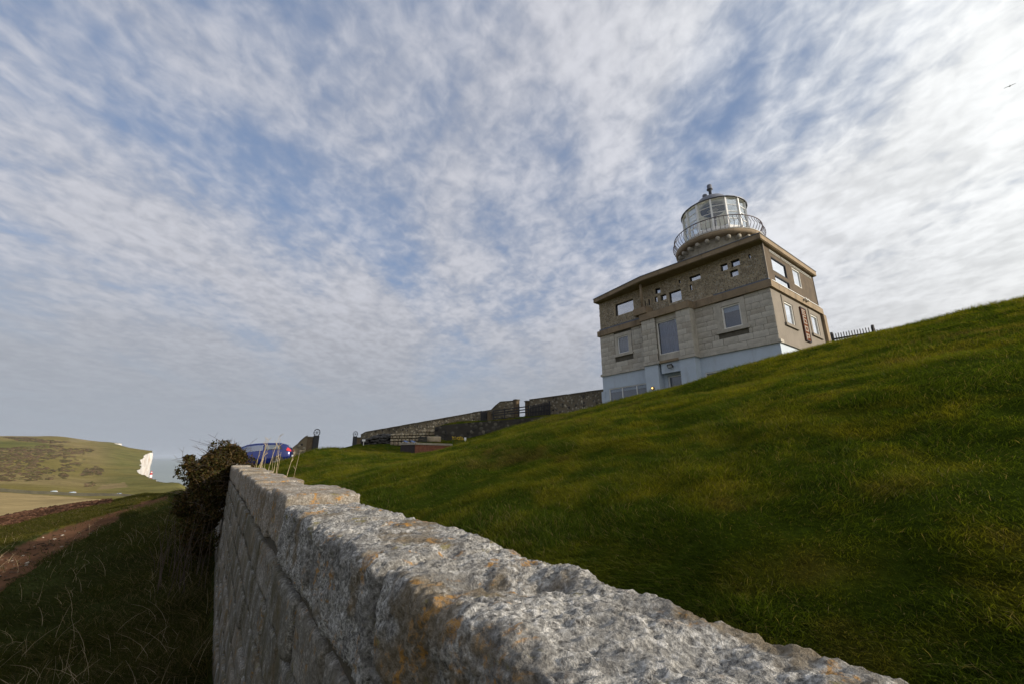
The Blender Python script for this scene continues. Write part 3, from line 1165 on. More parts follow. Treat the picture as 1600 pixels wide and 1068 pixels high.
def lawn_points(n, r0, r1, a0, a1):
    az = RNG.uniform(math.radians(a0), math.radians(a1), n)
    R = np.exp(RNG.uniform(math.log(r0), math.log(r1), n))
    x, y = R * np.sin(az), R * np.cos(az)
    w = x * WN[0] + y * WN[1]
    k = w > W_R - 0.02
    return x[k], y[k], R[k]


gx, gy, gR = lawn_points(570000, 1.3, 38.0, -36, 66)
# keep the crest and the slope, drop what lies well behind the house
gz = lawn_z(gx, gy)
tuft = fbm2(gx, gy, 3.2, 3, 71)
tuft2 = fbm2(gx, gy, 0.9, 3, 72)
glen = (0.030 + 0.0034 * gR) * (1 + 0.8 * tuft + 0.7 * tuft2) * RNG.uniform(0.6, 1.5, len(gx))
glen = np.clip(glen, 0.012, 0.24)
gwid = np.clip(0.0022 + 0.00042 * gR, 0, 0.013) * RNG.uniform(0.7, 1.3, len(gx))
lean_dir = np.stack([-0.35 + 0.7 * fbm2(gx, gy, 1.2, 2, 73), -0.25 + 0.7 * fbm2(gx, gy, 1.2, 2, 74)], 1) + RNG.normal(0, .45, (len(gx), 2))
gc = lawn_col(gx, gy)
vr = RNG.uniform(0.65, 1.45, len(gx))
straw = RNG.uniform(0, 1, len(gx)) < (0.05 + 0.10 * np.clip(tuft2 + 0.2, 0, 1))
gc = gc * vr[:, None]
gc[straw] = np.array([0.22, 0.18, 0.075]) * RNG.uniform(0.6, 1.2, straw.sum())[:, None]
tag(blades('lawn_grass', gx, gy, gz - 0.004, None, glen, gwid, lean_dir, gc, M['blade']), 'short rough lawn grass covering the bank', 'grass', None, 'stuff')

# rough grass on the outer verge, long near the wall foot, short beside the path
n = 300000
az = RNG.uniform(math.radians(-58), math.radians(-28), n)
R = np.exp(RNG.uniform(math.log(3.2), math.log(75), n))
vx, vy = R * np.sin(az), R * np.cos(az)
w = vx * WN[0] + vy * WN[1]
k = w < W_L - 0.03
vx, vy, R, w = vx[k], vy[k], R[k], w[k]
vz = land_z(vx, vy)
vpx, vpy = project(np.stack([vx, vy, vz], 1))
vn = fbm2(vx, vy, 0.6, 3, 33)
onp = inside(path, vpx + vn * 6, vpy + vn * 5)
k = ~onp | (RNG.uniform(0, 1, len(vx)) < 0.03)
vx, vy, vz, R, w, vpx, vpy = vx[k], vy[k], vz[k], R[k], w[k], vpx[k], vpy[k]
t1 = fbm2(vx, vy, 1.1, 3, 81)
t2 = fbm2(vx, vy, 0.35, 3, 82)
beyond = inside([(-900, 600), (280, 600), (262, 771), (200, 791), (80, 831), (0, 866), (-900, 1180)], vpx, vpy)
ln = np.where(beyond, 0.08, 0.11) * (1 + 0.6 * t1 + 0.5 * t2) * RNG.uniform(0.5, 1.6, len(vx)) * (1 + np.clip(1 - (W_L - w) / 2.5, 0, 1) * 0.7)
ln = np.clip(ln, 0.03, 0.42) * np.clip(0.8 + R / 40, 0, 1.6)
wd = np.clip(0.0032 + 0.0005 * R, 0, 0.03) * RNG.uniform(0.7, 1.3, len(vx))
vc = np.array([0.034, 0.042, 0.010])[None] * RNG.uniform(0.6, 1.5, len(vx))[:, None]
yel = np.array([0.095, 0.082, 0.014])
ky = np.where(beyond, 0.75, 0.15 + 0.35 * np.clip(t2 + 0.2, 0, 1))
vc = vc + (yel[None] - vc) * (ky * RNG.uniform(0.2, 1.0, len(vx)))[:, None]
st = RNG.uniform(0, 1, len(vx)) < 0.08 + 0.22 * np.clip(1 - (W_L - w) / 3.0, 0, 1)
vc[st] = np.array([0.21, 0.16, 0.085]) * RNG.uniform(0.5, 1.1, st.sum())[:, None]
ld = np.stack([-0.25 + 0.8 * fbm2(vx, vy, 0.8, 2, 83), -0.2 + 0.8 * fbm2(vx, vy, 0.8, 2, 84)], 1) + RNG.normal(0, .5, (len(vx), 2))
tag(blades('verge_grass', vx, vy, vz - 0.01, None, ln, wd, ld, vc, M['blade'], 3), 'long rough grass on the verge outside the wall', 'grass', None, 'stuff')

# dead bents and stalks on the verge
db = MB()
for i in range(330):
    for _ in range(20):
        a = math.radians(random.uniform(-56, -33))
        r = math.exp(random.uniform(math.log(4.5), math.log(26)))
        p = np.array([r * math.sin(a), r * math.cos(a)])
        wv = p @ WN
        if wv < W_L - 0.05 and wv > -6.5 - random.random() * 2:
            break
    z = float(land_z(np.array([p[0]]), np.array([p[1]]))[0])
    h = random.uniform(0.18, 0.55) * (1.25 if wv > -2 else 0.9)
    la = random.uniform(0, 6.28)
    lk = random.uniform(0.1, 0.9)
    pts = []
    for k in range(5):
        t = k / 4
        pts.append((p[0] + math.cos(la) * lk * h * t ** 1.7, p[1] + math.sin(la) * lk * h * t ** 1.7, z - 0.02 + h * t * (1 - 0.35 * lk * t)))
    db.tube(pts, 0.0022 + 0.00010 * r, 3, 0.001)
    if random.random() < 0.35:
        q = Vector(pts[3])
        db.tube([q, q + Vector((random.uniform(-.12, .12), random.uniform(-.12, .12), random.uniform(.02, .12)))], 0.002, 3, 0.001)
tag(db.build('dry_bents', M['straw']), 'pale dead stalks standing in the dark verge grass', 'dry grass', None, 'stuff')


# dry stalks of one plant behind the far wall
def stalk_clump(s0, w0, n, h0, h1, spread, label):
    p = sw(s0, w0)
    z = float(lawn_z(np.array([p[0]]), np.array([p[1]]))[0])
    root = thing('dry_weed', (p[0], p[1], z), 0, label, 'weed', 'dead weeds behind the wall')
    for i in range(n):
        b = MB()
        bx, by = random.gauss(0, spread), random.gauss(0, spread)
        h = random.uniform(h0, h1)
        dx, dy = random.gauss(0.10, 0.16), random.gauss(-0.05, 0.16)
        pts = [(bx + dx * h * t ** 1.5, by + dy * h * t ** 1.5, h * t) for t in (0, .3, .55, .8, 1)]
        b.tube(pts, 0.008, 5, 0.003)
        for q in range(random.randint(1, 3)):
            k = random.randint(2, 4)
            a = Vector(pts[k])
            b.tube([a, a + Vector((random.uniform(-.12, .16), random.uniform(-.1, .1), random.uniform(.02, .14)))], 0.006, 4, 0.003)
        b.build('stem', M['straw'], root)
    return root


stalk_clump(9.7, 1.12, 4, 0.65, 1.0, 0.14, 'tall pale dead stems curving right behind the wall, nearest the camera')
stalk_clump(13.2, 1.18, 6, 0.75, 1.1, 0.16, 'thick bunch of pale dead stems in front of the blue car door')
stalk_clump(16.0, 1.25, 5, 0.6, 1.0, 0.2, 'dead stems rising beside the ivy in front of the car bonnet')



# ================================================================== IVY BUSH ON THE WALL
def leaf_cloud(name, pts, nrm, size, cols_, parent=None):
    n = len(pts)
    a = RNG.normal(0, 1, (n, 3))
    a -= (a * nrm).sum(1)[:, None] * nrm * 0.6
    a /= np.linalg.norm(a, axis=1)[:, None]
    b = np.cross(a, RNG.normal(0, 1, (n, 3)))
    b /= np.linalg.norm(b, axis=1)[:, None]
    c = np.cross(a, b)
    sz = size[:, None]
    V = np.stack([pts - a * sz, pts + b * sz * 0.62 + c * sz * 0.2, pts + a * sz, pts - b * sz * 0.62 + c * sz * 0.2], 1).reshape(-1, 3)
    i = np.arange(n)[:, None] * 4
    F = (i[:, :, None] + np.array([[0, 1, 2], [0, 2, 3]])[None]).reshape(-1, 3)
    me = raw_mesh(name, V, F)
    set_attr(me, 'col', np.repeat(np.clip(cols_, 0, 1), 4, 0))
    return obj(name, me, M['leaf'], parent)


ib = at_r(345, 720, 17.0)
ivy = thing('ivy_bush', (ib[0], ib[1], -2.9), 0, 'dark ivy and bramble bush smothering the far end of the stone wall', 'bush')
blobs = []                                                  # (centre, radii) in world metres
for px, py, r, rx, rz, n in ((352, 708, 16.6, .50, .26, 7), (368, 716, 16.9, .34, .20, 5), (336, 720, 16.4, .46, .34, 7), (318, 738, 16.0, .44, .42, 7), (307, 762, 15.6, .40, .5, 6),
                             (302, 795, 15.2, .36, .5, 6), (320, 770, 15.8, .42, .8, 8), (314, 835, 14.6, .36, .55, 6), (330, 800, 15.6, .3, .8, 6), (337, 742, 16.3, .42, .5, 8), (328, 762, 16.0, .4, .5, 7)):
    c0 = at_r(px, py, r)
    for k in range(int(n * 1.9)):                          # each bough carries its own clump
        d = np.array([random.gauss(0, .42) * rx, random.gauss(0, .42) * rx, random.gauss(0, .46) * rz])
        q = random.uniform(.16, .36)
        blobs.append((c0 + d, q, q * random.uniform(.6, 1.0)))
LP, LN, LS, LC = [], [], [], []
for c, rx, rz in blobs:
    n = 330
    d = RNG.normal(0, 1, (n, 3))
    d /= np.linalg.norm(d, axis=1)[:, None]
    rad = RNG.uniform(0.55, 1.0, n) ** 0.5
    lump = 1 + 0.55 * fbm(d * 2.6 + c, 3, 0.6, 2.0, 7)
    p = c + d * np.array([rx, rx, rz]) * (rad * lump)[:, None]
    LP.append(p)
    LN.append(d)
    LS.append(RNG.uniform(0.022, 0.05, n))
    top = np.clip((p[:, 2] + 0.5) / 0.9, 0, 1)
    brown = RNG.uniform(0, 1, n) < 0.55
    colr = np.where(brown[:, None], np.array([[0.060, 0.038, 0.014]]), np.array([[0.036, 0.034, 0.010]]))
    LC.append(colr * RNG.uniform(0.4, 1.5, n)[:, None])
leafo = leaf_cloud('foliage', np.concatenate(LP) - np.array([ib[0], ib[1], -2.9]), np.concatenate(LN), np.concatenate(LS), np.concatenate(LC), ivy)
tb = MB()
for i in range(330):
    c, rx, rz = random.choice(blobs)
    d = Vector((random.gauss(0, 1), random.gauss(0, 1), abs(random.gauss(0.5, 0.9)))).normalized()
    p0 = Vector(c) + Vector((d.x * rx, d.y * rx, d.z * rz)) * 0.7
    ln_ = random.uniform(0.15, 0.6)
    side = Vector((random.gauss(-.4, 1.0), random.gauss(0, 1.0), random.gauss(-.3, .6)))
    pts = [p0 + d * ln_ * t + side * ln_ * 0.35 * t * t - Vector((ib[0], ib[1], -2.9)) for t in (0, .35, .7, 1)]
    tb.tube(pts, 0.007, 4, 0.003)
    if random.random() < .6:
        q = pts[2]
        tb.tube([q, q + Vector((random.gauss(0, .12), random.gauss(0, .12), random.uniform(0, .2)))], 0.005, 3, 0.002)
tw = tb.build('twigs', M['bark'], ivy)
tag(tw, kind='stuff')
# bare stems at the foot of the bush
sb = MB()
for i in range(46):
    p = at_r(random.uniform(255, 330), random.uniform(800, 890), random.uniform(12.0, 16))
    z = float(land_z(np.array([p[0]]), np.array([p[1]]))[0])
    h = random.uniform(0.5, 1.6)
    dx, dy = random.gauss(0, .2), random.gauss(0, .2)
    b0 = Vector((p[0] - ib[0], p[1] - ib[1], z + 2.9))
    sb.tube([b0, b0 + Vector((dx * .3, dy * .3, h * .5)), b0 + Vector((dx, dy, h))], 0.008, 4, 0.003)
tag(sb.build('stems', M['bark'], ivy), kind='stuff')

# ================================================================== LIGHTHOUSE
HC = np.array([13.74, 20.36])
H_TH = math.radians(36.93)
HB = 1.8                                                    # world height of the house's base
H_U, H_V = 11.82, 7.41                                      # front length, side length
house = thing('lighthouse', (HC[0], HC[1], HB), math.radians(90) + H_TH,
              'stone lighthouse house with blue ground floor, flint upper floor and white glazed lantern', 'lighthouse')
EU = np.array([-math.sin(H_TH), math.cos(H_TH)])
EV = np.array([math.cos(H_TH), math.sin(H_TH)])
# in the house's own frame: x = along the front (leftwards), y = out of the front, z = up; the side face is x = 0, looking along -x


def hbox(name, u0, u1, v0, v1, z0, z1, mat, parent=None, rz=0):
    """box between distances u along the front, v behind it"""
    return MB().box(u0, u1, -v1, -v0, z0 - HB, z1 - HB).build(name, mat, parent or house)


def panel(mb, a0, a1, z0, z1, holes, to3, depth):
    """wall face with openings and their reveals; to3(a, z, d) gives the point d behind the face"""
    As = sorted({a0, a1, *[h[0] for h in holes], *[h[1] for h in holes]})
    Zs = sorted({z0, z1, *[h[2] for h in holes], *[h[3] for h in holes]})
    for i in range(len(As) - 1):
        for j in range(len(Zs) - 1):
            ca, cz = (As[i] + As[i + 1]) / 2, (Zs[j] + Zs[j + 1]) / 2
            if any(h[0] < ca < h[1] and h[2] < cz < h[3] for h in holes):
                continue
            mb.add([to3(As[i], Zs[j], 0), to3(As[i + 1], Zs[j], 0), to3(As[i + 1], Zs[j + 1], 0), to3(As[i], Zs[j + 1], 0)], [[0, 1, 2, 3]])
    for (p, q, r, s) in holes:
        c = [(p, r), (q, r), (q, s), (p, s)]
        for k in range(4):
            k2 = (k + 1) % 4
            mb.add([to3(*c[k], 0), to3(*c[k2], 0), to3(*c[k2], depth), to3(*c[k], depth)], [[0, 1, 2, 3]])


def front3(off=0.0):
    return lambda a, z, d: (a, off - d, z - HB)


def side3(off=0.0):
    return lambda a, z, d: (-off + d, -a, z - HB)


def window(to3, a0, a1, z0, z1, depth, frame_mat, glass, fw=0.05, name='window', mull=(), trans=(), blind=None, room=0.45, curtain=False, proud=0.0):
    """frame, glass, a dim room behind; mull/trans: positions of bars"""
    fr = MB()

    def bar(p, q, r, s, d0, d1):
        v = [to3(p, r, d0), to3(q, r, d0), to3(q, s, d0), to3(p, s, d0), to3(p, r, d1), to3(q, r, d1), to3(q, s, d1), to3(p, s, d1)]
        fr.add(v, [[0, 1, 2, 3], [7, 6, 5, 4], [0, 4, 5, 1], [1, 5, 6, 2], [2, 6, 7, 3], [3, 7, 4, 0]])
    e = 0.003
    d0, d1 = depth - 0.06, depth + 0.02
    bar(a0 + e, a0 + fw, z0 + e, z1 - e, d0, d1)
    bar(a1 - fw, a1 - e, z0 + e, z1 - e, d0, d1)
    bar(a0 + fw, a1 - fw, z0 + e, z0 + fw, d0, d1)
    bar(a0 + fw, a1 - fw, z1 - fw, z1 - e, d0, d1)
    for m_ in mull:
        bar(m_ - fw * .5, m_ + fw * .5, z0 + fw, z1 - fw, d0 + .004, d1)
    for t_ in trans:
        bar(a0 + fw, a1 - fw, t_ - fw * .4, t_ + fw * .4, d0 + .008, d1)
    wroot = fr.build(name, frame_mat, house)

    def quad(nm, p, q, r, s, d, mat):
        v = [to3(p, r, d), to3(q, r, d), to3(q, s, d), to3(p, s, d), to3(p, r, d + .008), to3(q, r, d + .008), to3(q, s, d + .008), to3(p, s, d + .008)]
        return MB().add(v, [[0, 1, 2, 3], [7, 6, 5, 4], [0, 4, 5, 1], [1, 5, 6, 2], [2, 6, 7, 3], [3, 7, 4, 0]]).build(nm, mat, wroot)
    xs = [a0 + fw * .5, *mull, a1 - fw * .5]
    for p, q in zip(xs[:-1], xs[1:]):
        quad('pane', p, q, z0 + fw * .5, z1 - fw * .5, depth - .012, glass)
    if blind:
        quad('blind', a0 + .03, a1 - .03, z1 - blind, z1 - .02, depth + .05, M['blind'])
    if curtain:
        cb = MB()
        nst = 46
        for i in range(nst):
            p = a0 + (a1 - a0) * i / nst
            q = a0 + (a1 - a0) * (i + 1) / nst
            d_ = depth + 0.22 + 0.03 * math.sin(i * 1.1)
            d2 = depth + 0.22 + 0.03 * math.sin((i + 1) * 1.1)
            cb.add([to3(p, z0, d_), to3(q, z0, d2), to3(q, z1, d2), to3(p, z1, d_)], [[0, 1, 2, 3]])
        cb.build('curtain', M['curtain'], wroot, True)
        cw = MB()                                            # pale swag drawn to the side
        for i in range(8):
            t0, t1 = i / 8, (i + 1) / 8
            w0, w1 = 0.34 * (1 - t0) ** 1.3, 0.34 * (1 - t1) ** 1.3
            zz0, zz1 = z1 - 0.95 * t0, z1 - 0.95 * t1
            cw.add([to3(a0 + .03, zz0, depth + .12), to3(a0 + .03 + w0, zz0, depth + .10), to3(a0 + .03 + w1, zz1, depth + .10), to3(a0 + .03, zz1, depth + .12)], [[0, 1, 2, 3]])
        cw.build('swag', M['blind'], wroot, True)
    # the dim room
    rb = MB()
    c = [(a0 + .002, z0 + .002), (a1 - .002, z0 + .002), (a1 - .002, z1 - .002), (a0 + .002, z1 - .002)]
    d0 = depth + .025
    for k in range(4):
        k2 = (k + 1) % 4
        rb.add([to3(*c[k], d0), to3(*c[k2], d0), to3(*c[k2], d0 + room), to3(*c[k], d0 + room)], [[0, 1, 2, 3]])
    rb.add([to3(*q, d0 + room) for q in c], [[0, 1, 2, 3]])
    rb.build('room', M['room'], wroot)
    return wroot


# ---- ground floor: blue render
Z_STR, Z_BAND, Z_TOP = 5.66, 8.66, 11.29
g_holes = [(7.95, 11.30, 3.45, 4.69), (0.75, 4.12, 3.45, 4.72), (5.36, 6.56, 2.0, 4.88)]
mb = MB()
panel(mb, 0, H_U, HB, Z_STR, g_holes, front3(), 0.2)
panel(mb, 0, H_V, HB, Z_STR, [], side3(), 0.2)
mb.add([(H_U, 0, 0), (H_U, -H_V, 0), (H_U, -H_V, Z_STR - HB), (H_U, 0, Z_STR - HB)], [[0, 1, 2, 3]])
mb.add([(0, -H_V, 0), (H_U, -H_V, 0), (H_U, -H_V, Z_STR - HB), (0, -H_V, Z_STR - HB)], [[3, 2, 1, 0]])
mb.build('ground_floor_wall', M['blue_render'], house)
window(front3(), 7.95, 11.30, 3.45, 4.69, 0.1, M['white_paint'], M['glass_room'], 0.06, mull=(8.95, 10.15), blind=0.26)
window(front3(), 0.75, 4.12, 3.45, 4.72, 0.1, M['white_paint'], M['glass_room'], 0.06, mull=(1.85, 3.0))
window(front3(), 5.36, 6.56, 2.0, 4.88, 0.14, M['white_paint'], M['glass_room'], 0.07, name='door', trans=(4.15,))
hbox('ground_plinth', 11.62, 11.95, -0.06, 0.4, HB, 4.55, M['blue_render'])

# ---- middle floor: ashlar
m_holes = [(1.63, 2.68, 6.95, 8.31), (9.27, 10.22, 7.02, 8.25)]
s_holes = [(1.45, 2.58, 6.95, 8.22), (5.32, 6.42, 7.05, 8.30)]
mb = MB()
panel(mb, 0, H_U, Z_STR, Z_BAND, m_holes, front3(), 0.16)
mb.add([(H_U, 0, Z_STR - HB), (H_U, -H_V, Z_STR - HB), (H_U, -H_V, Z_BAND - HB), (H_U, 0, Z_BAND - HB)], [[0, 1, 2, 3]])
midw = mb.build('middle_floor_wall', M['joint'], house)
mb = MB()
panel(mb, 0, H_V, Z_STR, Z_BAND, s_holes, side3(), 0.22)
mb.add([(0, -H_V, Z_STR - HB), (H_U, -H_V, Z_STR - HB), (H_U, -H_V, Z_BAND - HB), (0, -H_V, Z_BAND - HB)], [[3, 2, 1, 0]])
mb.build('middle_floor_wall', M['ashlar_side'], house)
window(front3(0.02), 1.63, 2.68, 6.95, 8.31, 0.09, M['cream_paint'], M['glass_room'], 0.085, blind=0.36)
window(front3(0.02), 9.27, 10.22, 7.02, 8.25, 0.09, M['white_paint'], M['glass_room'], 0.065)
window(side3(), 1.45, 2.58, 6.95, 8.22, 0.06, M['cream_paint'], M['glass_side'], 0.07)
window(side3(), 5.32, 6.42, 7.05, 8.30, 0.06, M['cream_paint'], M['glass_side'], 0.07)

# blocks of the front: individual ashlars with open joints
unit = MB().box(-.5, .5, -.5, .5, -.5, .5).mesh('ashlar_block')
unit.materials.append(M['ashlar'])
unit2 = unit.copy()
unit2.materials.clear()
unit2.materials.append(plain('ashlar_pale', (0.52, 0.48, 0.405), 0.9, 0.14, 1.3, bump=0.006, bscale=25, stain=((0.17, 0.155, 0.12), 0.4)))
unit3 = unit.copy()
unit3.materials.clear()
unit3.materials.append(plain('ashlar_brown', (0.42, 0.375, 0.305), 0.9, 0.16, 1.3, bump=0.006, bscale=25, stain=((0.13, 0.105, 0.075), 0.5)))


def block(u0, u1, z0, z1, proud, off=0.0, me=None):
    me = me or random.choice((unit, unit, unit2, unit3))
    o = obj('block', me, None, midw)
    gap = 0.013
    o.location = ((u0 + u1) / 2, off + proud - 0.03, (z0 + z1) / 2 - HB)
    o.scale = (max(.02, u1 - u0 - gap * random.uniform(.5, 2.0)), 0.06, max(.02, z1 - z0 - gap * random.uniform(.5, 1.6)))
    return o


surr = [(1.37, 3.02, 6.72, 8.60), (8.98, 10.52, 6.70, 8.52)]
for (ua, ub) in ((0.0, 4.30), (7.72, H_U)):
    z = 5.81
    row = 0
    while z < Z_BAND - 0.01:
        h = random.uniform(0.27, 0.40)
        if Z_BAND - (z + h) < 0.18:
            h = Z_BAND - z
        u = ua
        q = 0.42 if row % 2 else 0.62
        first = True
        while u < ub - 0.02:
            ln = q if first else random.uniform(0.42, 1.05)
            first = False
            e = min(u + ln, ub)
            if ub - e < 0.25:
                e = ub
            # clip against window surrounds
            segs = [(u, e)]
            for (p, q2, r, s2) in surr:
                if z + h > r + .02 and z < s2 - .02:
                    new = []
                    for (x0, x1) in segs:
                        if x1 <= p or x0 >= q2:
                            new.append((x0, x1))
                        else:
                            if x0 < p - .05:
                                new.append((x0, p))
                            if x1 > q2 + .05:
                                new.append((q2, x1))
                    segs = new
            for (x0, x1) in segs:
                block(x0, x1, z, z + h, random.uniform(0.012, 0.026))
            u = e
        z += h
        row += 1


def surround(a0, a1, z0, z1, o0, o1, b0, b1, to3, mat, sill=True, out=0.05):
    """stone surround between opening and outer rectangle, with a projecting sill"""
    def piece(nm, p, q, r, s, d):
        v = [to3(p, r, -d), to3(q, r, -d), to3(q, s, -d), to3(p, s, -d), to3(p, r, .05), to3(q, r, .05), to3(q, s, .05), to3(p, s, .05)]
        MB().add(v, [[0, 1, 2, 3], [7, 6, 5, 4], [0, 4, 5, 1], [1, 5, 6, 2], [2, 6, 7, 3], [3, 7, 4, 0]]).build(nm, mat, house)
    piece('window_jamb', o0, a0, z0, z1, out)
    piece('window_jamb', a1, o1, z0, z1, out)
    piece('window_lintel', o0, o1, z1, b1, out + .004)
    piece('window_sill', o0 - .08, o1 + .08, b0, z0, out + .06)


surround(1.63, 2.68, 6.95, 8.31, 1.37, 3.02, 6.76, 8.60, front3(), M['ashlar'])
surround(9.27, 10.22, 7.02, 8.25, 9.0, 10.46, 6.84, 8.50, front3(), M['ashlar'])
surround(1.45, 2.58, 6.95, 8.22, 1.22, 2.80, 6.78, 8.54, side3(), M['ashlar_side'], out=0.035)
surround(5.32, 6.42, 7.05, 8.30, 5.10, 6.62, 6.90, 8.58, side3(), M['ashlar_side'], out=0.035)

# string course and band
hbox('string_course', -0.09, 4.30, -0.10, 0.3, Z_STR - 0.02, 5.81, M['ashlar'])
hbox('string_course', 7.72, H_U + 0.09, -0.10, 0.3, Z_STR - 0.02, 5.81, M['ashlar'])
hbox('string_course', -0.09, 0.2, 0.305, H_V + .05, Z_STR - 0.018, 5.79, M['ashlar_side'])
hbox('band', -0.14, 4.24, -0.15, 0.35, Z_BAND, 9.08, M['concrete_brown'])
hbox('band', 7.78, H_U + 0.14, -0.15, 0.35, Z_BAND, 9.06, M['concrete_brown'])
hbox('band', -0.13, 0.25, 0.355, H_V + .1, Z_BAND + .002, 9.04, M['concrete_brown'])
hbox('flashing', -0.02, 3.0, -0.05, 0.2, 9.08, 9.20, M['lead'])
hbox('flashing', 3.0, 4.3, -0.045, 0.2, 9.08, 9.13, M['terracotta'])
hbox('flashing', 7.8, H_U, -0.05, 0.2, 9.06, 9.20, M['lead'])
hbox('sunlit_strip', -0.155, 0.0, 0.05, H_V - .3, 9.043, 9.075, M['white_paint'])  # white strip paints the sunlight along the side band's top edge

# ---- bay with two pilasters
BO = 0.58
hbox('pilaster', 4.30, 5.20, -BO, 0.1, 5.83, Z_BAND, M['joint'])
hbox('pilaster', 6.72, 7.72, -BO, 0.1, 5.83, Z_BAND, M['joint'])
for (ua, ub) in ((4.30, 5.20), (6.72, 7.72)):
    z = 5.86
    k = 0
    while z < Z_BAND - .05:
        h = random.uniform(.30, .46)
        if Z_BAND - z - h < .2:
            h = Z_BAND - z
        cut = ua + (ub - ua) * (0.36 if k % 2 else 0.62)
        block(ua - .012, cut, z, z + h, 0.02, BO)
        block(cut, ub + .012, z, z + h, 0.02, BO)
        z += h
        k += 1
# return of the bay towards the right
hbox('bay_return', 4.278, 4.30, -BO + .02, 0.0, 5.83, Z_BAND, M['ashlar'])
mb = MB()
panel(mb, 5.20, 6.72, 5.83, Z_BAND, [(5.22, 6.70, 6.20, 8.34)], front3(BO - 0.12), 0.14)
mb.build('bay_wall', M['ashlar'], house)
window(front3(BO - 0.12), 5.22, 6.70, 6.20, 8.34, 0.12, M['cream_paint'], M['glass_room'], 0.06, curtain=True, room=0.42)
hbox('bay_string', 4.22, 5.28, -BO - .09, 0.1, Z_STR - .01, 5.83, M['ashlar'])
hbox('bay_string', 6.64, 7.80, -BO - .09, 0.1, Z_STR - .01, 5.83, M['ashlar'])
hbox('bay_string', 5.28, 6.64, -BO - .0, 0.1, Z_STR - .012, 5.80, M['concrete_brown'])
hbox('bay_apron', 5.28, 6.64, -BO + .125, 0.05, 5.0, Z_STR - .012, M['blue_render'])
hbox('ground_pilaster', 4.32, 5.30, -BO, 0.1, HB, Z_STR - .01, M['blue_render'])
hbox('ground_pilaster', 6.80, 7.76, -BO, 0.1, HB, Z_STR - .01, M['blue_render'])
hbox('band', 4.24, 7.78, -BO - .12, 0.35, Z_BAND, 9.10, M['concrete_brown'])
hbox('bay_ledge', 4.30, 7.70, -BO + .1, 0.1, 9.10, 9.16, M['lead'])
hbox('post_block', 7.15, 8.15, -BO - .2, 0.0, 9.12, 9.58, M['concrete_brown'])
hbox('post_bracket', 7.30, 7.82, -BO - .05, 0.0, 8.75, 9.12, M['concrete_brown'])
MB().lathe([(0.085, 9.58 - HB), (0.085, 11.28 - HB)], 14, (7.55, BO - .02)).build('roof_post', M['concrete_brown'], house, True)
MB().tube([(7.80, 0.10, 8.6 - HB), (7.80, 0.10, 5.9 - HB), (7.84, 0.09, 5.2 - HB)], 0.045, 8).build('downpipe', M['dark_frame'], house, True)

# ---- upper floor: flint front, rendered side
u_wins = [(8.66, 10.30, 9.86, 10.77), (7.66, 7.76, 9.88, 10.30), (7.33, 7.46, 9.86, 10.32), (6.46, 6.89, 10.49, 10.88), (6.74, 6.95, 9.93, 10.31), (6.08, 6.53, 9.91, 10.30), (5.03, 5.91, 9.54, 10.29),
          (4.98, 5.12, 10.66, 10.89), (3.66, 4.39, 10.50, 10.85), (4.28, 4.43, 9.94, 10.33), (2.00, 2.42, 10.48, 10.90), (1.31, 1.81, 10.51, 10.90), (1.47, 1.94, 9.93, 10.32), (0.70, 0.82, 10.65, 10.93)]
UO = -0.03
mb = MB()
panel(mb, 0.0, H_U - .05, 9.0, Z_TOP, u_wins, front3(UO), 0.2)
mb.add([(H_U - .05, UO, 9.0 - HB), (H_U - .05, -H_V, 9.0 - HB), (H_U - .05, -H_V, Z_TOP - HB), (H_U - .05, UO, Z_TOP - HB)], [[0, 1, 2, 3]])
flw = mb.build('upper_floor_wall', M['flint_mortar'], house)
for (a0, a1, z0, z1) in u_wins:
    big_ = (a1 - a0) > 0.3
    window(front3(UO), a0, a1, z0, z1, 0.185 if big_ else 0.12, M['dark_frame'], M['glass_sky'], 0.05 if big_ else 0.025, room=0.3)
us_wins = [(0.92, 2.92, 9.92, 10.78), (1.02, 3.02, 9.10, 9.70), (3.90, 5.05, 9.86, 10.97), (0.84, 2.28, 11.02, 11.16), (2.44, 3.88, 11.02, 11.16), (4.02, 5.44, 11.02, 11.16), (5.54, 6.92, 11.02, 11.16)]
mb = MB()
panel(mb, -UO, H_V - .05, 9.0, Z_TOP, us_wins, side3(-0.03), 0.2)
mb.add([(0, -H_V + .05, 9.0 - HB), (H_U - .05, -H_V + .05, 9.0 - HB), (H_U - .05, -H_V + .05, Z_TOP - HB), (0, -H_V + .05, Z_TOP - HB)], [[3, 2, 1, 0]])
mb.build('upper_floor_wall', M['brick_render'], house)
for i, (a0, a1, z0, z1) in enumerate(us_wins):
    window(side3(-0.03), a0, a1, z0, z1, 0.07 if i < 3 else 0.03, M['dark_frame'] if i < 2 else M['cream_paint'], M['glass_side'], 0.045 if i < 3 else 0.015, room=0.3)
hbox('corner_trim', -0.02, 0.06, -0.02, 0.06, 9.1, Z_TOP, M['ashlar_side'])
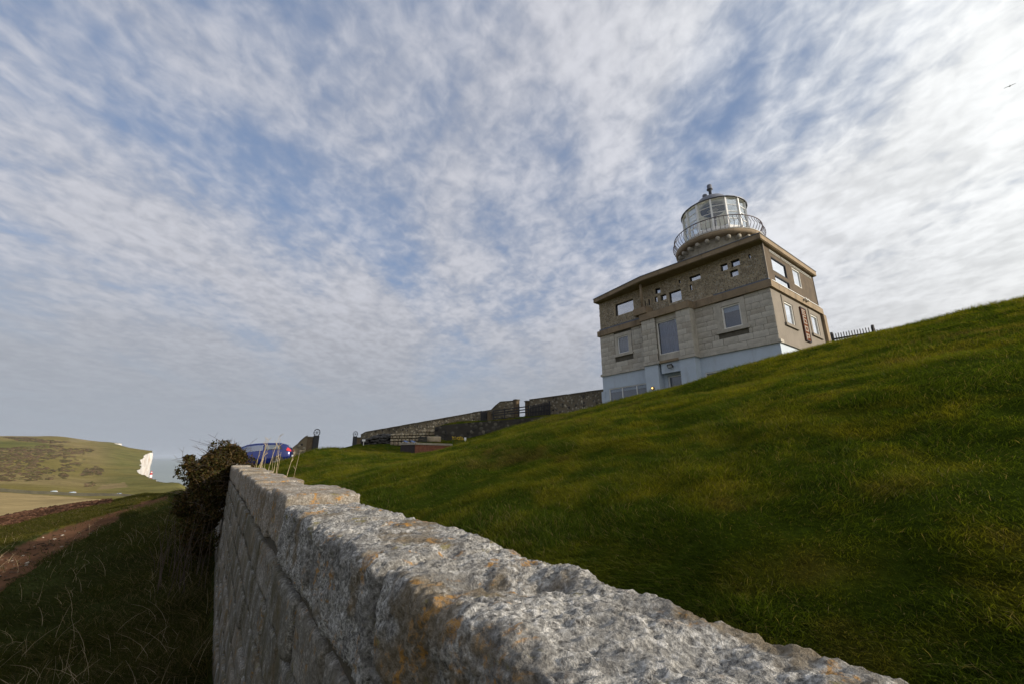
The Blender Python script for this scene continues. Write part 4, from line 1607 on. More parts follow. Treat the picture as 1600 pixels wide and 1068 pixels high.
# flints set in the mortar
fb_v, fb_f = [], []
cnt = 0
z = 9.22
while z < 11.2:
    hgt = random.uniform(0.06, 0.10)
    u = 0.05 + random.uniform(0, .08)
    while u < H_U - .12:
        ln = random.uniform(0.06, 0.15)
        cu, cz = u + ln / 2, z + hgt / 2
        if not any(a0 - .07 < cu < a1 + .07 and z0 - .06 < cz < z1 + .06 for (a0, a1, z0, z1) in u_wins) and random.random() < .95:
            b0 = len(fb_v)
            d = random.uniform(0.015, 0.045)
            hx, hz_ = ln * .46, hgt * random.uniform(.38, .48)
            for k in range(6):
                a = k * math.pi / 3 + random.uniform(-.2, .2)
                fb_v.append((cu + hx * math.cos(a), UO - .004, cz + hz_ * math.sin(a) - HB))
            for k in range(6):
                a = k * math.pi / 3 + random.uniform(-.2, .2)
                fb_v.append((cu + hx * .6 * math.cos(a), UO + d, cz + hz_ * .6 * math.sin(a) - HB))
            for k in range(6):
                k2 = (k + 1) % 6
                fb_f.append([b0 + k2, b0 + k, b0 + 6 + k, b0 + 6 + k2])
            fb_f.append([b0 + 11 - k for k in range(6)])
        u += ln + 0.008
    z += hgt + 0.006
fl = obj('flint_facing', raw_mesh('flint_facing', np.array(fb_v), fb_f), M['flint'], flw)
tag(fl, kind='stuff')

# ---- roof slab with its angled overhang
roof_poly = [(-0.17, 0.60), (7.20, 1.02), (11.95, 0.38), (11.95, -H_V - .12), (-0.17, -H_V - .12)]
inner_poly = [(-0.13, 0.55), (7.20, 0.96), (11.90, 0.33), (11.90, -H_V - .08), (-0.13, -H_V - .08)]
rs = MB().prism(roof_poly, 11.32 - HB, 11.60 - HB)
roof = rs.build('roof_slab', M['concrete_brown'], house)
MB().prism(inner_poly, 11.285 - HB, 11.319 - HB).build('soffit', M['soffit'], roof)
capp = [(p[0] + (-.03 if p[0] < 1 else .03), p[1] + (.03 if p[1] > 0 else -.03)) for p in roof_poly]
MB().prism(capp, 11.601 - HB, 11.64 - HB).build('roof_edge', M['lead'], roof)

# side details
hbox('corner_buttress', -0.16, 0.3, H_V - .12, H_V + .35, 3.5, 8.64, M['concrete_brown'])
for v in (4.36, 4.72):
    fl_ = MB().lathe([(0.03, -.10), (0.07, -.06), (0.10, 0.02), (0.10, 0.06)], 12)
    o = fl_.build('floodlight', M['cream_paint'], house, True)
    o.location = (-0.22, -v, 8.93 - HB)
    o.rotation_euler = (0, math.radians(-70), 0)
fl_ = MB().box(-.16, .16, -.05, .05, -.11, .11)
o = fl_.build('floodlight', M['black_metal'], house)
o.location = (5.92, BO - .12 + .16, 5.36 - HB)
o.rotation_euler = (math.radians(-35), 0, 0)
MB().box(-.13, .13, .051, .055, -.08, .08).build('lens', M['blind'], o)
MB().tube([(0, -.05, 0), (0, -.16, .02), (0, -.17, -.12)], .012, 5).build('bracket', M['black_metal'], o)
bl = MB().lathe([(0.115, 0), (0.115, .05), (.09, .08)], 18)
o = bl.build('bulkhead_lamp', M['concrete_brown'], house, True)
o.location = (7.28, BO, 4.17 - HB)
o.rotation_euler = (math.radians(-90), 0, 0)
MB().lathe([(0.05, .081), (0.045, .10), (.02, .115)], 14).build('lamp_glass', M['lamp_lit'], o, True)

# ---- tower, gallery and lantern
TU, TV = 4.17, 4.08
T = (TU, -TV)
NS = 14
MB().lathe([(2.32, 11.4 - HB), (2.30, 13.2 - HB), (2.36, 13.30 - HB), (2.36, 13.55 - HB), (2.42, 13.74 - HB)], 56, T).build('tower', M['tower_stone'], house, True)
gal = MB().lathe([(2.35, 13.70 - HB), (2.70, 13.72 - HB), (2.78, 13.78 - HB), (2.80, 13.99 - HB), (2.74, 14.03 - HB), (1.6, 14.04 - HB)], 64, T).build('gallery_slab', M['concrete_brown'], house, True)
MB().lathe([(2.745, 14.031 - HB), (2.80, 14.033 - HB), (2.80, 14.06 - HB), (2.745, 14.062 - HB)], 64, T, False).build('gallery_edge', M['cream_paint'], house, True)
cb = MB().lathe([(0.0, -.34), (.11, -.33), (.135, -.2), (.135, .26), (.11, .3), (.0, .3)], 12)
corb_me = cb.mesh('corbel')
corb_me.materials.append(M['tower_stone'])
corb_me.polygons.foreach_set('use_smooth', np.ones(len(corb_me.polygons), dtype=bool))
for k in range(26):
    a = 2 * math.pi * (k + .3) / 26
    o = obj('corbel', corb_me, None, house)
    o.location = (TU + 2.42 * math.cos(a), -TV + 2.42 * math.sin(a), 13.53 - HB)
    o.rotation_euler = (0, math.radians(90), a)
# railing: bellied balusters
rail = MB()
ring = [(TU + 2.80 * math.cos(2 * math.pi * k / 72), -TV + 2.80 * math.sin(2 * math.pi * k / 72), 14.97 - HB) for k in range(73)]
rail.tube(ring, 0.032, 6)
rail_o = rail.build('railing', M['iron_rail'], house, True)
bm_ = MB().tube([(2.74, 0, 14.06 - HB), (2.80, 0, 14.16 - HB), (2.92, 0, 14.36 - HB), (2.94, 0, 14.48 - HB), (2.84, 0, 14.70 - HB), (2.79, 0, 14.86 - HB), (2.80, 0, 14.97 - HB)], 0.018, 5).mesh('baluster')
bm_.materials.append(M['iron_rail'])
for k in range(66):
    o = obj('baluster', bm_, None, rail_o)
    o.location = (TU, -TV, 0)
    o.rotation_euler = (0, 0, 2 * math.pi * k / 66)
mid_r = MB().tube([(TU + 2.74 * math.cos(2 * math.pi * k / 72), -TV + 2.74 * math.sin(2 * math.pi * k / 72), 14.11 - HB) for k in range(73)], 0.012, 5)
mid_r.build('lower_rail', M['iron_rail'], rail_o, True)

LR = 2.05
Z_D, Z_G0, Z_G1 = 14.04, 14.72, 16.78
vv = [(TU + LR * math.cos(2 * math.pi * (k + .35) / NS), -TV + LR * math.sin(2 * math.pi * (k + .35) / NS)) for k in range(NS)]
lan = MB().prism(vv, Z_D - HB, Z_D + .02 - HB).build('lantern', M['white_paint'], house)
dado_mat = M['white_paint']
for k in range(NS):
    p, q = Vector(vv[k]), Vector(vv[(k + 1) % NS])
    t = (q - p).normalized()
    nrm = Vector((t.y, -t.x))
    L_ = (q - p).length

    def seg(name, s0, s1, d0, d1, z0, z1, mat):
        c = [p + t * s0 + nrm * d0, p + t * s1 + nrm * d0, p + t * s1 + nrm * d1, p + t * s0 + nrm * d1]
        return MB().prism([(x.x, x.y) for x in c][::-1], z0 - HB, z1 - HB).build(name, mat, lan)
    seg('dado_panel', .03, L_ - .03, -.06, .0, Z_D + .021, Z_G0, dado_mat)
    seg('mullion', -.055, .055, -.06, .045, Z_D + .021, Z_G1 + .02, dado_mat)
    rows_z = [Z_G0, Z_G0 + .52, Z_G0 + 1.04, Z_G0 + 1.55, Z_G1]
    for r0, r1 in zip(rows_z[:-1], rows_z[1:]):
        seg('pane', .055, L_ - .055, -.035, -.028, r0 + .01, r1 - .01, M['glass_lantern'])
    for r0 in rows_z[1:-1]:
        seg('transom', .055, L_ - .055, -.045, -.005, r0 - .018, r0 + .018, dado_mat)
# blinds and furniture inside the lantern
MB().lathe([(0.16, Z_D - HB), (0.16, 16.9 - HB)], 14, T).build('lantern_pillar', M['roof_metal'], lan, True)
MB().lathe([(0.42, 16.98 - HB), (0.80, 17.00 - HB), (0.82, 17.12 - HB), (0.42, 17.15 - HB)], 28, T, False).build('lamp_ring', M['dark_frame'], lan, True)
MB().lathe([(LR + .02, 16.80 - HB), (1.95, 16.86 - HB), (1.2, 17.22 - HB), (0.4, 17.4 - HB)], 28, T, False).build('lantern_ceiling', M['cream_paint'], lan, True)
MB().lathe([(LR + .10, 16.795 - HB), (LR + .13, 16.83 - HB), (LR + .02, 16.92 - HB), (1.2, 17.30 - HB), (1.08, 17.55 - HB), (.92, 17.86 - HB), (.6, 18.02 - HB), (.3, 18.08 - HB), (.05, 18.1 - HB)], 28, T, False).build('lantern_roof', M['roof_metal'], lan, True)
MB().lathe([(.10, 18.0 - HB), (.10, 18.72 - HB), (.20, 18.74 - HB), (.21, 18.80 - HB), (.155, 18.82 - HB), (.17, 19.06 - HB), (.15, 19.13 - HB), (.02, 19.15 - HB)], 18, (TU - .05, -TV + .1)).build('vent', M['roof_metal'], lan, True)
MB().lathe([(.02, 18.50 - HB), (.15, 18.44 - HB), (.17, 18.32 - HB), (.12, 18.22 - HB), (.10, 17.8 - HB)], 14, (TU + .30, -TV + .25)).build('vent_ball', M['roof_metal'], lan, True)

# ---- the tall narrow sign on the side wall
sc_ = HC + EV * 4.08 - EU * 0.02
sign = thing('wall_sign', (sc_[0], sc_[1], 6.34), math.radians(90) + H_TH, 'tall narrow brown wooden sign with pale square letters on the side wall', 'sign')


def sbox(name, v0, v1, z0, z1, d0, d1, mat, par):
    return MB().box(-d1, -d0, -v1, -v0, z0, z1).build(name, mat, par)


sb_ = sbox('board', -.40, .40, 0, 2.04, 0.0, .05, M['sign_wood'], sign)
for v0, v1, z0, z1 in ((-.40, -.34, 0, 2.04), (.34, .40, 0, 2.04), (-.34, .34, 0, .06), (-.34, .34, 1.98, 2.04)):
    sbox('frame', v0, v1, z0, z1, .05, .065, M['dark_frame'], sign)
glyphs = {
    'E': [(-.26, -.17, 1.62, 1.92), (-.17, .22, 1.85, 1.92), (-.17, .16, 1.74, 1.80), (-.17, .24, 1.62, 1.69)],
    'S': [(-.26, .20, 1.48, 1.55), (-.26, -.17, 1.36, 1.48), (-.26, .20, 1.30, 1.36), (.12, .20, 1.18, 1.30)],
    'L': [(-.26, -.16, 1.06, 1.28), (-.16, .24, 1.06, 1.13)],
    'O': [(-.24, -.14, .60, .92), (.14, .24, .60, .92), (-.14, .14, .85, .92), (-.14, .14, .60, .67)],
    'P': [(-.24, -.14, .12, .46), (-.14, .24, .39, .46), (.14, .24, .22, .39), (-.14, .14, .22, .28)],
}
for gname, rects in glyphs.items():
    b = MB()
    for v0, v1, z0, z1 in rects:
        b.box(-.058, -.0505, -v1, -v0, z0, z1)
    b.build('letter', M['sign_pale'], sign)

# ================================================================== GARDEN WALLS, GATES AND PIERS LEFT OF THE HOUSE
def ground_at(x, y):
    return float(lawn_z(np.array([x]), np.array([y]))[0])


def poly_wall(name, pts, depth, thick, mat, label, coping=None, cmat=None, cat='wall'):
    """pts: tops of the wall as world points; the wall goes depth below; pieces of coping as parts"""
    c = sum(np.array(p) for p in pts) / len(pts)
    base = min(p[2] for p in pts) - depth
    root = thing(name, (c[0], c[1], base), 0, label, cat)
    o3 = np.array([c[0], c[1], base])
    mb = MB()
    n = len(pts)
    nrm = []
    for i in range(n):
        t = np.array(pts[min(i + 1, n - 1)])[:2] - np.array(pts[max(i - 1, 0)])[:2]
        t = t / np.linalg.norm(t)
        nrm.append(np.array([-t[1], t[0]]) * thick / 2)
    for i in range(n - 1):
        a, b = np.array(pts[i]) - o3, np.array(pts[i + 1]) - o3
        za, zb = a[2] - depth, b[2] - depth
        v = []
        for q, nn_, zl in ((a, nrm[i], za), (b, nrm[i + 1], zb)):
            v += [(q[0] - nn_[0], q[1] - nn_[1], zl), (q[0] + nn_[0], q[1] + nn_[1], zl), (q[0] - nn_[0], q[1] - nn_[1], q[2]), (q[0] + nn_[0], q[1] + nn_[1], q[2])]
        f = [[0, 4, 6, 2], [1, 3, 7, 5], [2, 6, 7, 3]]
        if i == 0:
            f.append([0, 2, 3, 1])
        if i == n - 2:
            f.append([4, 5, 7, 6])
        mb.add(v, f)
    mb.build('wall_body', mat, root)
    if coping:
        for i in range(n - 1):
            a, b = np.array(pts[i]) - o3, np.array(pts[i + 1]) - o3
            L_ = np.linalg.norm(b[:2] - a[:2])
            k = max(1, int(L_ / coping))
            for j in range(k):
                p = a + (b - a) * (j / k)
                q = a + (b - a) * ((j + 1) / k)
                t = (q - p)[:2]
                tl_ = np.linalg.norm(t)
                t = t / tl_
                nn_ = np.array([-t[1], t[0]]) * (thick / 2 + 0.05)
                p2, q2 = p + np.array([*(t * .006), 0]), q - np.array([*(t * .006), 0])
                h = 0.07 + random.uniform(-.01, .015)
                v = []
                for r in (p2, q2):
                    v += [(r[0] - nn_[0], r[1] - nn_[1], r[2] + .003), (r[0] + nn_[0], r[1] + nn_[1], r[2] + .003), (r[0] - nn_[0], r[1] - nn_[1], r[2] + h), (r[0] + nn_[0], r[1] + nn_[1], r[2] + h)]
                MB().add(v, [[0, 4, 6, 2], [1, 3, 7, 5], [2, 6, 7, 3], [0, 2, 3, 1], [4, 5, 7, 6], [0, 1, 5, 4]]).build('coping_stone', cmat, root)
    return root


M['wall_coping'] = plain('wall_coping', (0.13, 0.11, 0.08), 0.95, 0.25, 3.0, bump=0.01, bscale=12)
poly_wall('garden_wall', [at_r(945, 609, 32.6), at_r(888, 617, 36.0), at_r(829, 624.5, 38.0)], 3.2, 0.38, M['flint_wall'], 'flint garden wall joining the left corner of the lighthouse', 0.6, M['wall_coping'])
poly_wall('garden_wall', [at_r(803, 626.5, 38.8), at_r(783, 628, 39.2), at_r(776, 633.5, 39.4), at_r(769, 640.5, 39.6), at_r(740, 645, 40.5), at_r(680, 656, 42), at_r(620, 666.5, 44), at_r(573, 675, 46), at_r(566, 679, 46.4)],
          3.0, 0.38, M['flint_wall'], 'long sloping flint wall with a curved step, running down left of the gate', 0.7, M['wall_coping'])


def pier(px, py, R, w, h, label, mat, rz=0.4, cap=True):
    p = at_r(px, py, R)
    root = thing('wall_pier', (p[0], p[1], p[2] - h), rz, label, 'pier')
    MB().box(-w / 2, w / 2, -w / 2, w / 2, 0, h - .09).build('shaft', mat, root)
    MB().box(-w / 2 - .05, w / 2 + .05, -w / 2 - .05, w / 2 + .05, h - .088, h).build('cap', M['wall_coping'], root)
    return root


pier(807, 623.5, 38.4, 0.42, 3.0, 'brown flint pier left of the gap in the garden wall', M['pier_brick'])
pier(824, 625.5, 38.0, 0.34, 3.0, 'brown flint pier right of the gap in the garden wall', M['pier_brick'])
p = at_r(760, 641.5, 39.4)
bd = thing('board_screen', (p[0], p[1], p[2] - 2.2), 0.3, 'dark upright board screen beside the long flint wall', 'screen')
for i in range(5):
    MB().box(-.55 + i * .22, -.55 + i * .22 + .21, -.03, .03, 0, 2.2 + .02 * (i % 2)).build('board', M['fence_wood'], bd)
pier(764.5, 641, 39.0, 0.3, 2.2, 'narrow pale flint pier beside the gate hinge', M['pier_brick'])


def bar3(root, name, a, b, w, h, mat):
    """a timber from a to b"""
    a, b = Vector(a), Vector(b)
    d = b - a
    t = d.normalized()
    s_ = t.cross(Vector((0, 0, 1)))
    if s_.length < .2:
        s_ = Vector((1, 0, 0)).cross(t) if abs(t.x) < .9 else Vector((0, 1, 0)).cross(t)
        s_ = Vector((0.98, 0.2, 0))
    s_.normalize()
    u = s_.cross(t).normalized()
    s_, u = s_ * (w / 2), u * (h / 2)
    o3 = Vector(root.location)
    v = [q - o3 for q in (a - s_ - u, a + s_ - u, a + s_ + u, a - s_ + u, b - s_ - u, b + s_ - u, b + s_ + u, b - s_ + u)]
    return MB().add(v, [[0, 1, 2, 3], [7, 6, 5, 4], [0, 4, 5, 1], [1, 5, 6, 2], [2, 6, 7, 3], [3, 7, 4, 0]]).build(name, mat, root)


gp = at_r(798, 653, 37.2)
gate = thing('field_gate', tuple(gp), 0, 'black timber field gate with horizontal rails on the terrace', 'gate')
for (x0, y0, x1, y1) in ((770.6, 641.3, 826, 634), (770.6, 644.8, 826, 638.4), (770.6, 648.2, 826, 642.6), (770.6, 653.3, 826, 650.5)):
    bar3(gate, 'rail', at_r(x0, y0, 37.6), at_r(x1, y1, 37.0), .05, .09, M['fence_wood'])
for x, y0, y1 in ((770.6, 640, 655.5), (788.4, 637, 655), (811, 633.5, 653.5), (826, 632, 653)):
    bar3(gate, 'stile', at_r(x, y1, 37.58 - (x - 770) * .0108), at_r(x, y0, 37.58 - (x - 770) * .0108), .09, .09, M['fence_wood'])
gp = at_r(844, 651, 36.8)
pk_ = thing('picket_gate', tuple(gp), 0, 'black picket gate panel right of the field gate on the terrace', 'gate')
for i in range(13):
    t = i / 12
    x = 829.5 + 29 * t
    bar3(pk_, 'picket', at_r(x, 653.2 - 3.6 * t, 36.9 - .5 * t), at_r(x - .4, 632.5 - 5.5 * t + (0.6 if i % 2 else 0), 36.9 - .5 * t), .10, .03, M['fence_wood'])
for (y0, y1) in ((637, 631.5), (643.5, 640), (650.5, 647)):
    bar3(pk_, 'rail', at_r(829, y0, 36.97), at_r(859, y1, 36.47), .04, .09, M['fence_wood'])
bar3(pk_, 'post', at_r(859, 651, 36.4), at_r(858.6, 626, 36.4), .12, .12, M['fence_wood'])

poly_wall('retaining_wall', [at_r(868, 649, 34.6), at_r(830, 652, 35.0), at_r(790, 655.5, 35.3), at_r(740, 659.5, 35.6), at_r(700, 663, 36.0), at_r(681, 666.5, 36.4)],
          2.4, 0.5, M['dark_flint_wall'], 'dark flint retaining wall under the grass terrace')

# pale squared stone wall, every block its own
a_, b_ = at_r(609, 695, 38.6), at_r(683, 690, 36.6)
zt0, zt1 = at_r(611, 676.5, 38.6)[2], at_r(672, 669.5, 36.9)[2]
bw = thing('block_wall', (*((a_ + b_) / 2)[:2], 0.4), math.atan2(b_[1] - a_[1], b_[0] - a_[0]), 'sunlit wall of pale squared stones at the foot of the terrace', 'wall')
Lb = float(np.linalg.norm((b_ - a_)[:2]))
MB().box(-Lb / 2, Lb / 2, .08, .5, 0, max(.3, min(zt0, zt1) - .4 - .03)).build('wall_core', M['mortar'], bw)
blk_me = [stone_mesh('block', 1, 1, 1, .34, .10, .03, 700 + k) for k in range(4)]
for k_, m_ in enumerate(blk_me):
    m_.materials.append(M['pale_block'] if k_ % 2 else plain('pale_block_%s' % 'ab'[k_ // 2], ((0.26, 0.20, 0.13), (0.42, 0.35, 0.24))[k_ // 2], 0.95, 0.22, 2.5, bump=0.015, bscale=9))
z = 0.25
while z < 3.2:
    h = random.uniform(.22, .36)
    u = -Lb / 2
    while u < Lb / 2:
        ln_ = random.uniform(.24, .52)
        t = (u + ln_ / 2 + Lb / 2) / Lb
        if z + h * .6 < zt0 + (zt1 - zt0) * t - .4:
            o = obj('block', random.choice(blk_me), None, bw)
            o.location = (u + ln_ / 2, .12 + random.uniform(-.03, .02), z + h / 2)
            o.scale = (ln_ - random.uniform(.05, .10), .34, h - random.uniform(.03, .06))
        u += ln_
    z += h

# dark rubble bank left of it
rb_ = at_r(590, 693, 40)
rub = thing('rubble_wall', (rb_[0], rb_[1], rb_[2] - .6), 0, 'dark tumbled dry stone bank left of the pale block wall', 'wall')
rub_me = [stone_mesh('rubble', 1, 1, 1, .25, .2, .10, 720 + k) for k in range(4)]
for m_ in rub_me:
    m_.materials.append(M['dark_stone'])
for i in range(90):
    x = random.uniform(570, 612)
    top = np.interp(x, [568, 575, 590, 612], [690, 683, 680, 677.5])
    y = random.uniform(top, 696)
    q = at_r(x, y, random.uniform(39.2, 40.0))
    o = obj('stone', random.choice(rub_me), None, rub)
    o.location = Vector(q) - Vector(rub.location)
    o.scale = (random.uniform(.4, .7), random.uniform(.4, .7), random.uniform(.16, .26))
    o.rotation_euler = (random.uniform(-.3, .3), random.uniform(-.4, .1), random.uniform(0, 3))


def drive_post(px, pyt, R, h, flip, label):
    """open drive gate: brick pier, black leaf and iron wheel on top"""
    p = at_r(px, pyt, R)
    root = thing('drive_gate_pier', (p[0], p[1], p[2] - h), 0.25, label, 'gate pier')
    s_ = -1 if flip else 1
    MB().box(-.21, .21, -.21, .21, 0, h - .25).build('shaft', M['pier_brick'], root)
    MB().box(-.25, .25, -.25, .25, h - .248, h - .17).build('cap', M['wall_coping'], root)
    lx = s_ * .42
    leaf = MB().prism([(lx - .19, -.05), (lx + .19, -.05), (lx + .19, .05), (lx - .19, .05)], 0.05, h - .1)
    lo = leaf.build('gate_leaf', M['black_metal'], root)
    ring_ = [(lx + .20 * math.cos(2 * math.pi * k / 20), 0, h + .12 + .24 * math.sin(2 * math.pi * k / 20)) for k in range(21)]
    wo = MB().tube(ring_, .03, 6).build('wheel_rim', M['black_metal'], root, True)
    for k in range(4):
        a = math.pi * k / 4
        MB().tube([(lx + .19 * math.cos(a), 0, h + .12 + .23 * math.sin(a)), (lx - .19 * math.cos(a), 0, h + .12 - .23 * math.sin(a))], .012, 4).build('spoke', M['black_metal'], wo)
    return root


drive_post(485, 677.5, 33.5, 2.1, False, 'brick gate pier right of the blue car, black leaf and iron wheel')
drive_post(562.5, 679.5, 42.5, 1.6, True, 'brick gate pier at the foot of the long flint wall, black leaf and iron wheel')
poly_wall('wing_wall', [at_r(481, 681, 33.5), at_r(476, 683, 33.5), at_r(470, 688, 33.5), at_r(464, 694.5, 33.5), at_r(457, 700, 33.5), at_r(448, 706, 33.5)], 1.6, 0.36, M['flint_wall'],
          'curved flint wing wall sloping down behind the blue car', 0.35, M['wall_coping'])

# brick planter with slab top
pc, pl, pr = at_r(648, 703, 31.9), at_r(626, 702.5, 33.4), at_r(706, 698, 34.6)
zb_, zt_ = min(pc[2], pl[2]) - .35, at_r(648, 693.7, 31.9)[2]
plant = thing('brick_planter', (pc[0], pc[1], zb_), 0, 'low brick planter with pale slab rim on the grass terrace', 'planter')
far_ = pl[:2] + pr[:2] - pc[:2]
poly = [pc[:2] - pc[:2], pr[:2] - pc[:2], far_ - pc[:2], pl[:2] - pc[:2]]


def brick_face(a, b, mat):
    d = b - a
    L_ = np.linalg.norm(d)
    t = d / L_
    nn_ = np.array([t[1], -t[0]])
    rows_n = 5
    hh = (zt_ - zb_) / rows_n
    for r in range(rows_n):
        k = 0
        s_ = -(.11 if r % 2 else 0)
        while s_ < L_:
            s0, s1 = max(s_, 0), min(s_ + .44, L_)
            if s1 - s0 > .05:
                p0, p1 = a + t * (s0 + .006), a + t * (s1 - .006)
                v = [(*(p0), r * hh + .005), (*(p1), r * hh + .005), (*(p1 + nn_ * .03), r * hh + .005), (*(p0 + nn_ * .03), r * hh + .005)]
                v += [(q[0], q[1], (r + 1) * hh - .005) for q in v]
                MB().add(v, [[0, 3, 2, 1], [4, 5, 6, 7], [0, 1, 5, 4], [1, 2, 6, 5], [2, 3, 7, 6], [3, 0, 4, 7]]).build('brick', mat, plant)
            s_ += .44


MB().prism([tuple(q) for q in poly], 0.0, zt_ - zb_ - .01).build('planter_core', M['mortar'], plant)
brick_face(poly[0], poly[1], M['red_brick'])
brick_face(poly[3], poly[0], M['shaded_brick'])
cen = sum(poly) / 4
for i, (k, fr, to) in enumerate(((0, .0, .5), (0, .5, 1.0), (3, 0, 1))):
    a = poly[k] + (poly[(k + 1) % 4] - poly[k]) * fr
    b = poly[k] + (poly[(k + 1) % 4] - poly[k]) * to
    d = (b - a) / np.linalg.norm(b - a)
    o_ = np.array([d[1], -d[0]])
    a2, b2 = a + d * .004, b - d * .004
    MB().prism([tuple(a2 + o_ * .07), tuple(b2 + o_ * .07), tuple(b2 - o_ * .35), tuple(a2 - o_ * .35)], zt_ - zb_ + .002 * i, zt_ - zb_ + .15).build('slab', M['slab'], plant)
q = at_r(678, 688.5, 34.0)
blo = tag(obj('stone_block', stone_mesh('stone_block', 1.05, .5, .42, .08, .05, .02, 777), M['pale_block'], None, False, (q[0], q[1], q[2] + .15)), 'rough pale stone block standing on the brick planter', 'stone')
q = at_r(660, 688.8, 33.6)
cr_ = thing('wire_crate', (q[0], q[1], q[2] - .02), .2, 'dark slatted crate left of the pale stone block on the planter', 'crate')
for i in range(4):
    MB().box(-.34, .34, -.2, .2, i * .1, i * .1 + .07).build('slat', M['dark_stone'], cr_)
q = at_r(640, 690, 32.9)
tp_ = MB()
for i in range(10):
    x0, x1 = -.55 + i * .11, -.55 + (i + 1) * .11
    z0, z1 = .05 * math.sin(i * 1.3) + .05, .05 * math.sin((i + 1) * 1.3) + .05
    tp_.add([(x0, -.25, z0 - .03), (x1, -.25, z1 - .03), (x1, .25, z1 + .05), (x0, .25, z0 + .05)], [[0, 1, 2, 3]])
tag(tp_.build('tarpaulin', M['blue_sheet'], None, True, (q[0], q[1], q[2])), 'crumpled blue sheet lying on the left end of the brick planter', 'sheet')


def notice(px, py, R, w, h, post, label):
    p = at_r(px, py, R)
    root = thing('notice_board', (p[0], p[1], p[2] - post), .1, label, 'sign')
    MB().box(-w / 2, w / 2, -.02, .02, post - h, post).build('board', M['white_paint'], root)
    MB().box(-.025, .025, .021, .06, -.5, post - h * .2).build('post', M['cream_paint'], root)


notice(568.5, 685.5, 38.5, .26, .16, .7, 'small white notice on a post before the dark rubble bank')
notice(727, 682.5, 33.0, .16, .22, .5, 'small white marker beside the yellow flowers on the terrace')
q = at_r(716, 690, 33.0)
fl_r = thing('flower_clump', tuple(q), 0, 'clump of yellow flowers right of the brick planter', 'flowers')
M['petal'] = plain('petal', (0.55, 0.38, 0.03), 0.8, 0.15, 9.0)
sm = MB()
fm = MB()
for i in range(26):
    x, y, h = random.gauss(0, .3), random.gauss(0, .15), random.uniform(.15, .4)
    sm.tube([(x, y, -.15), (x, y, h)], .008, 3)
    fm.lathe([(0.0, h - .02), (.05, h), (.06, h + .05), (.02, h + .06)], 6, (x, y), False)
tag(sm.build('stems', M['leaf'] if False else plain('stem_green', (0.06, 0.09, 0.02)), fl_r), kind='stuff')
tag(fm.build('blooms', M['petal'], fl_r), kind='stuff')

# ================================================================== PICKET FENCE RIGHT OF THE HOUSE
fa_, fb_ = at_r(1299, 520, 23.4), at_r(1363, 508.5, 23.0)
fc_ = at_r(1392, 519, 23.4)
fence = thing('picket_fence', (fa_[0], fa_[1], fa_[2] - .95), 0, 'black picket fence on the crest right of the lighthouse', 'fence')
for i in range(15):
    t = (i + .5) / 15
    q = fa_ + (fb_ - fa_) * t
    bar3(fence, 'picket', q - np.array([0, 0, 1.0]), q - np.array([0, 0, .05 + .02 * (i % 2)]), .034, .02, M['fence_wood'])
for i in range(8):
    t = (i + .7) / 8
    q = fb_ + (fc_ - fb_) * t - np.array([0, 0, .12])
    bar3(fence, 'picket', q - np.array([0, 0, 1.0]), q, .034, .02, M['fence_wood'])
for dz in (.30, .72):
    bar3(fence, 'rail', fa_ - np.array([0, -.03, dz]), fb_ - np.array([0, -.03, dz]), .03, .07, M['fence_wood'])
    bar3(fence, 'rail', fb_ - np.array([0, -.03, dz]), fc_ - np.array([0, -.03, dz + .1]), .03, .07, M['fence_wood'])
for q in (fa_, fb_):
    bar3(fence, 'post', q - np.array([0, 0, 1.1]), q + np.array([0, 0, .02]), .075, .075, M['fence_wood'])


# ================================================================== CARS
def car_station(x):
    """bottom, belt and roof height and half widths at x (front +2.0 .. rear -1.97)"""
    xs = [-1.97, -1.93, -1.75, -1.3, -0.6, 0.0, 0.45, 0.75, 1.15, 1.6, 1.85, 1.98]
    bot = [0.42, .32, .26, .22, .20, .20, .20, .20, .20, .22, .26, .36]
    belt = [0.78, .90, 1.00, 1.00, .97, .94, .92, .91, .90, .80, .70, .56]
    roof = [0.84, 1.02, 1.30, 1.445, 1.475, 1.47, 1.42, 1.30, 0.97, .86, .76, .58]
    wb = [0.62, .74, .80, .85, .86, .86, .86, .86, .84, .79, .70, .56]
    wr = [0.55, .62, .62, .60, .60, .60, .60, .60, .66, .66, .58, .46]
    f = lambda a: float(np.interp(x, xs, a))
    return f(bot), f(belt), f(roof), f(wb), f(wr)


def car_ring(x):
    b, be, r, wb, wr = car_station(x)
    mid = b + (be - b) * .45
    return [(x, -wb * .88, b), (x, -wb * .985, b + .10), (x, -wb, mid), (x, -wb * .965, be), (x, -wr - (wb - wr) * .12, be + (r - be) * .80), (x, -wr * .86, r - .015), (x, 0, r + .01),
            (x, wr * .86, r - .015), (x, wr + (wb - wr) * .12, be + (r - be) * .80), (x, wb * .965, be), (x, wb, mid), (x, wb * .985, b + .10), (x, wb * .88, b)]


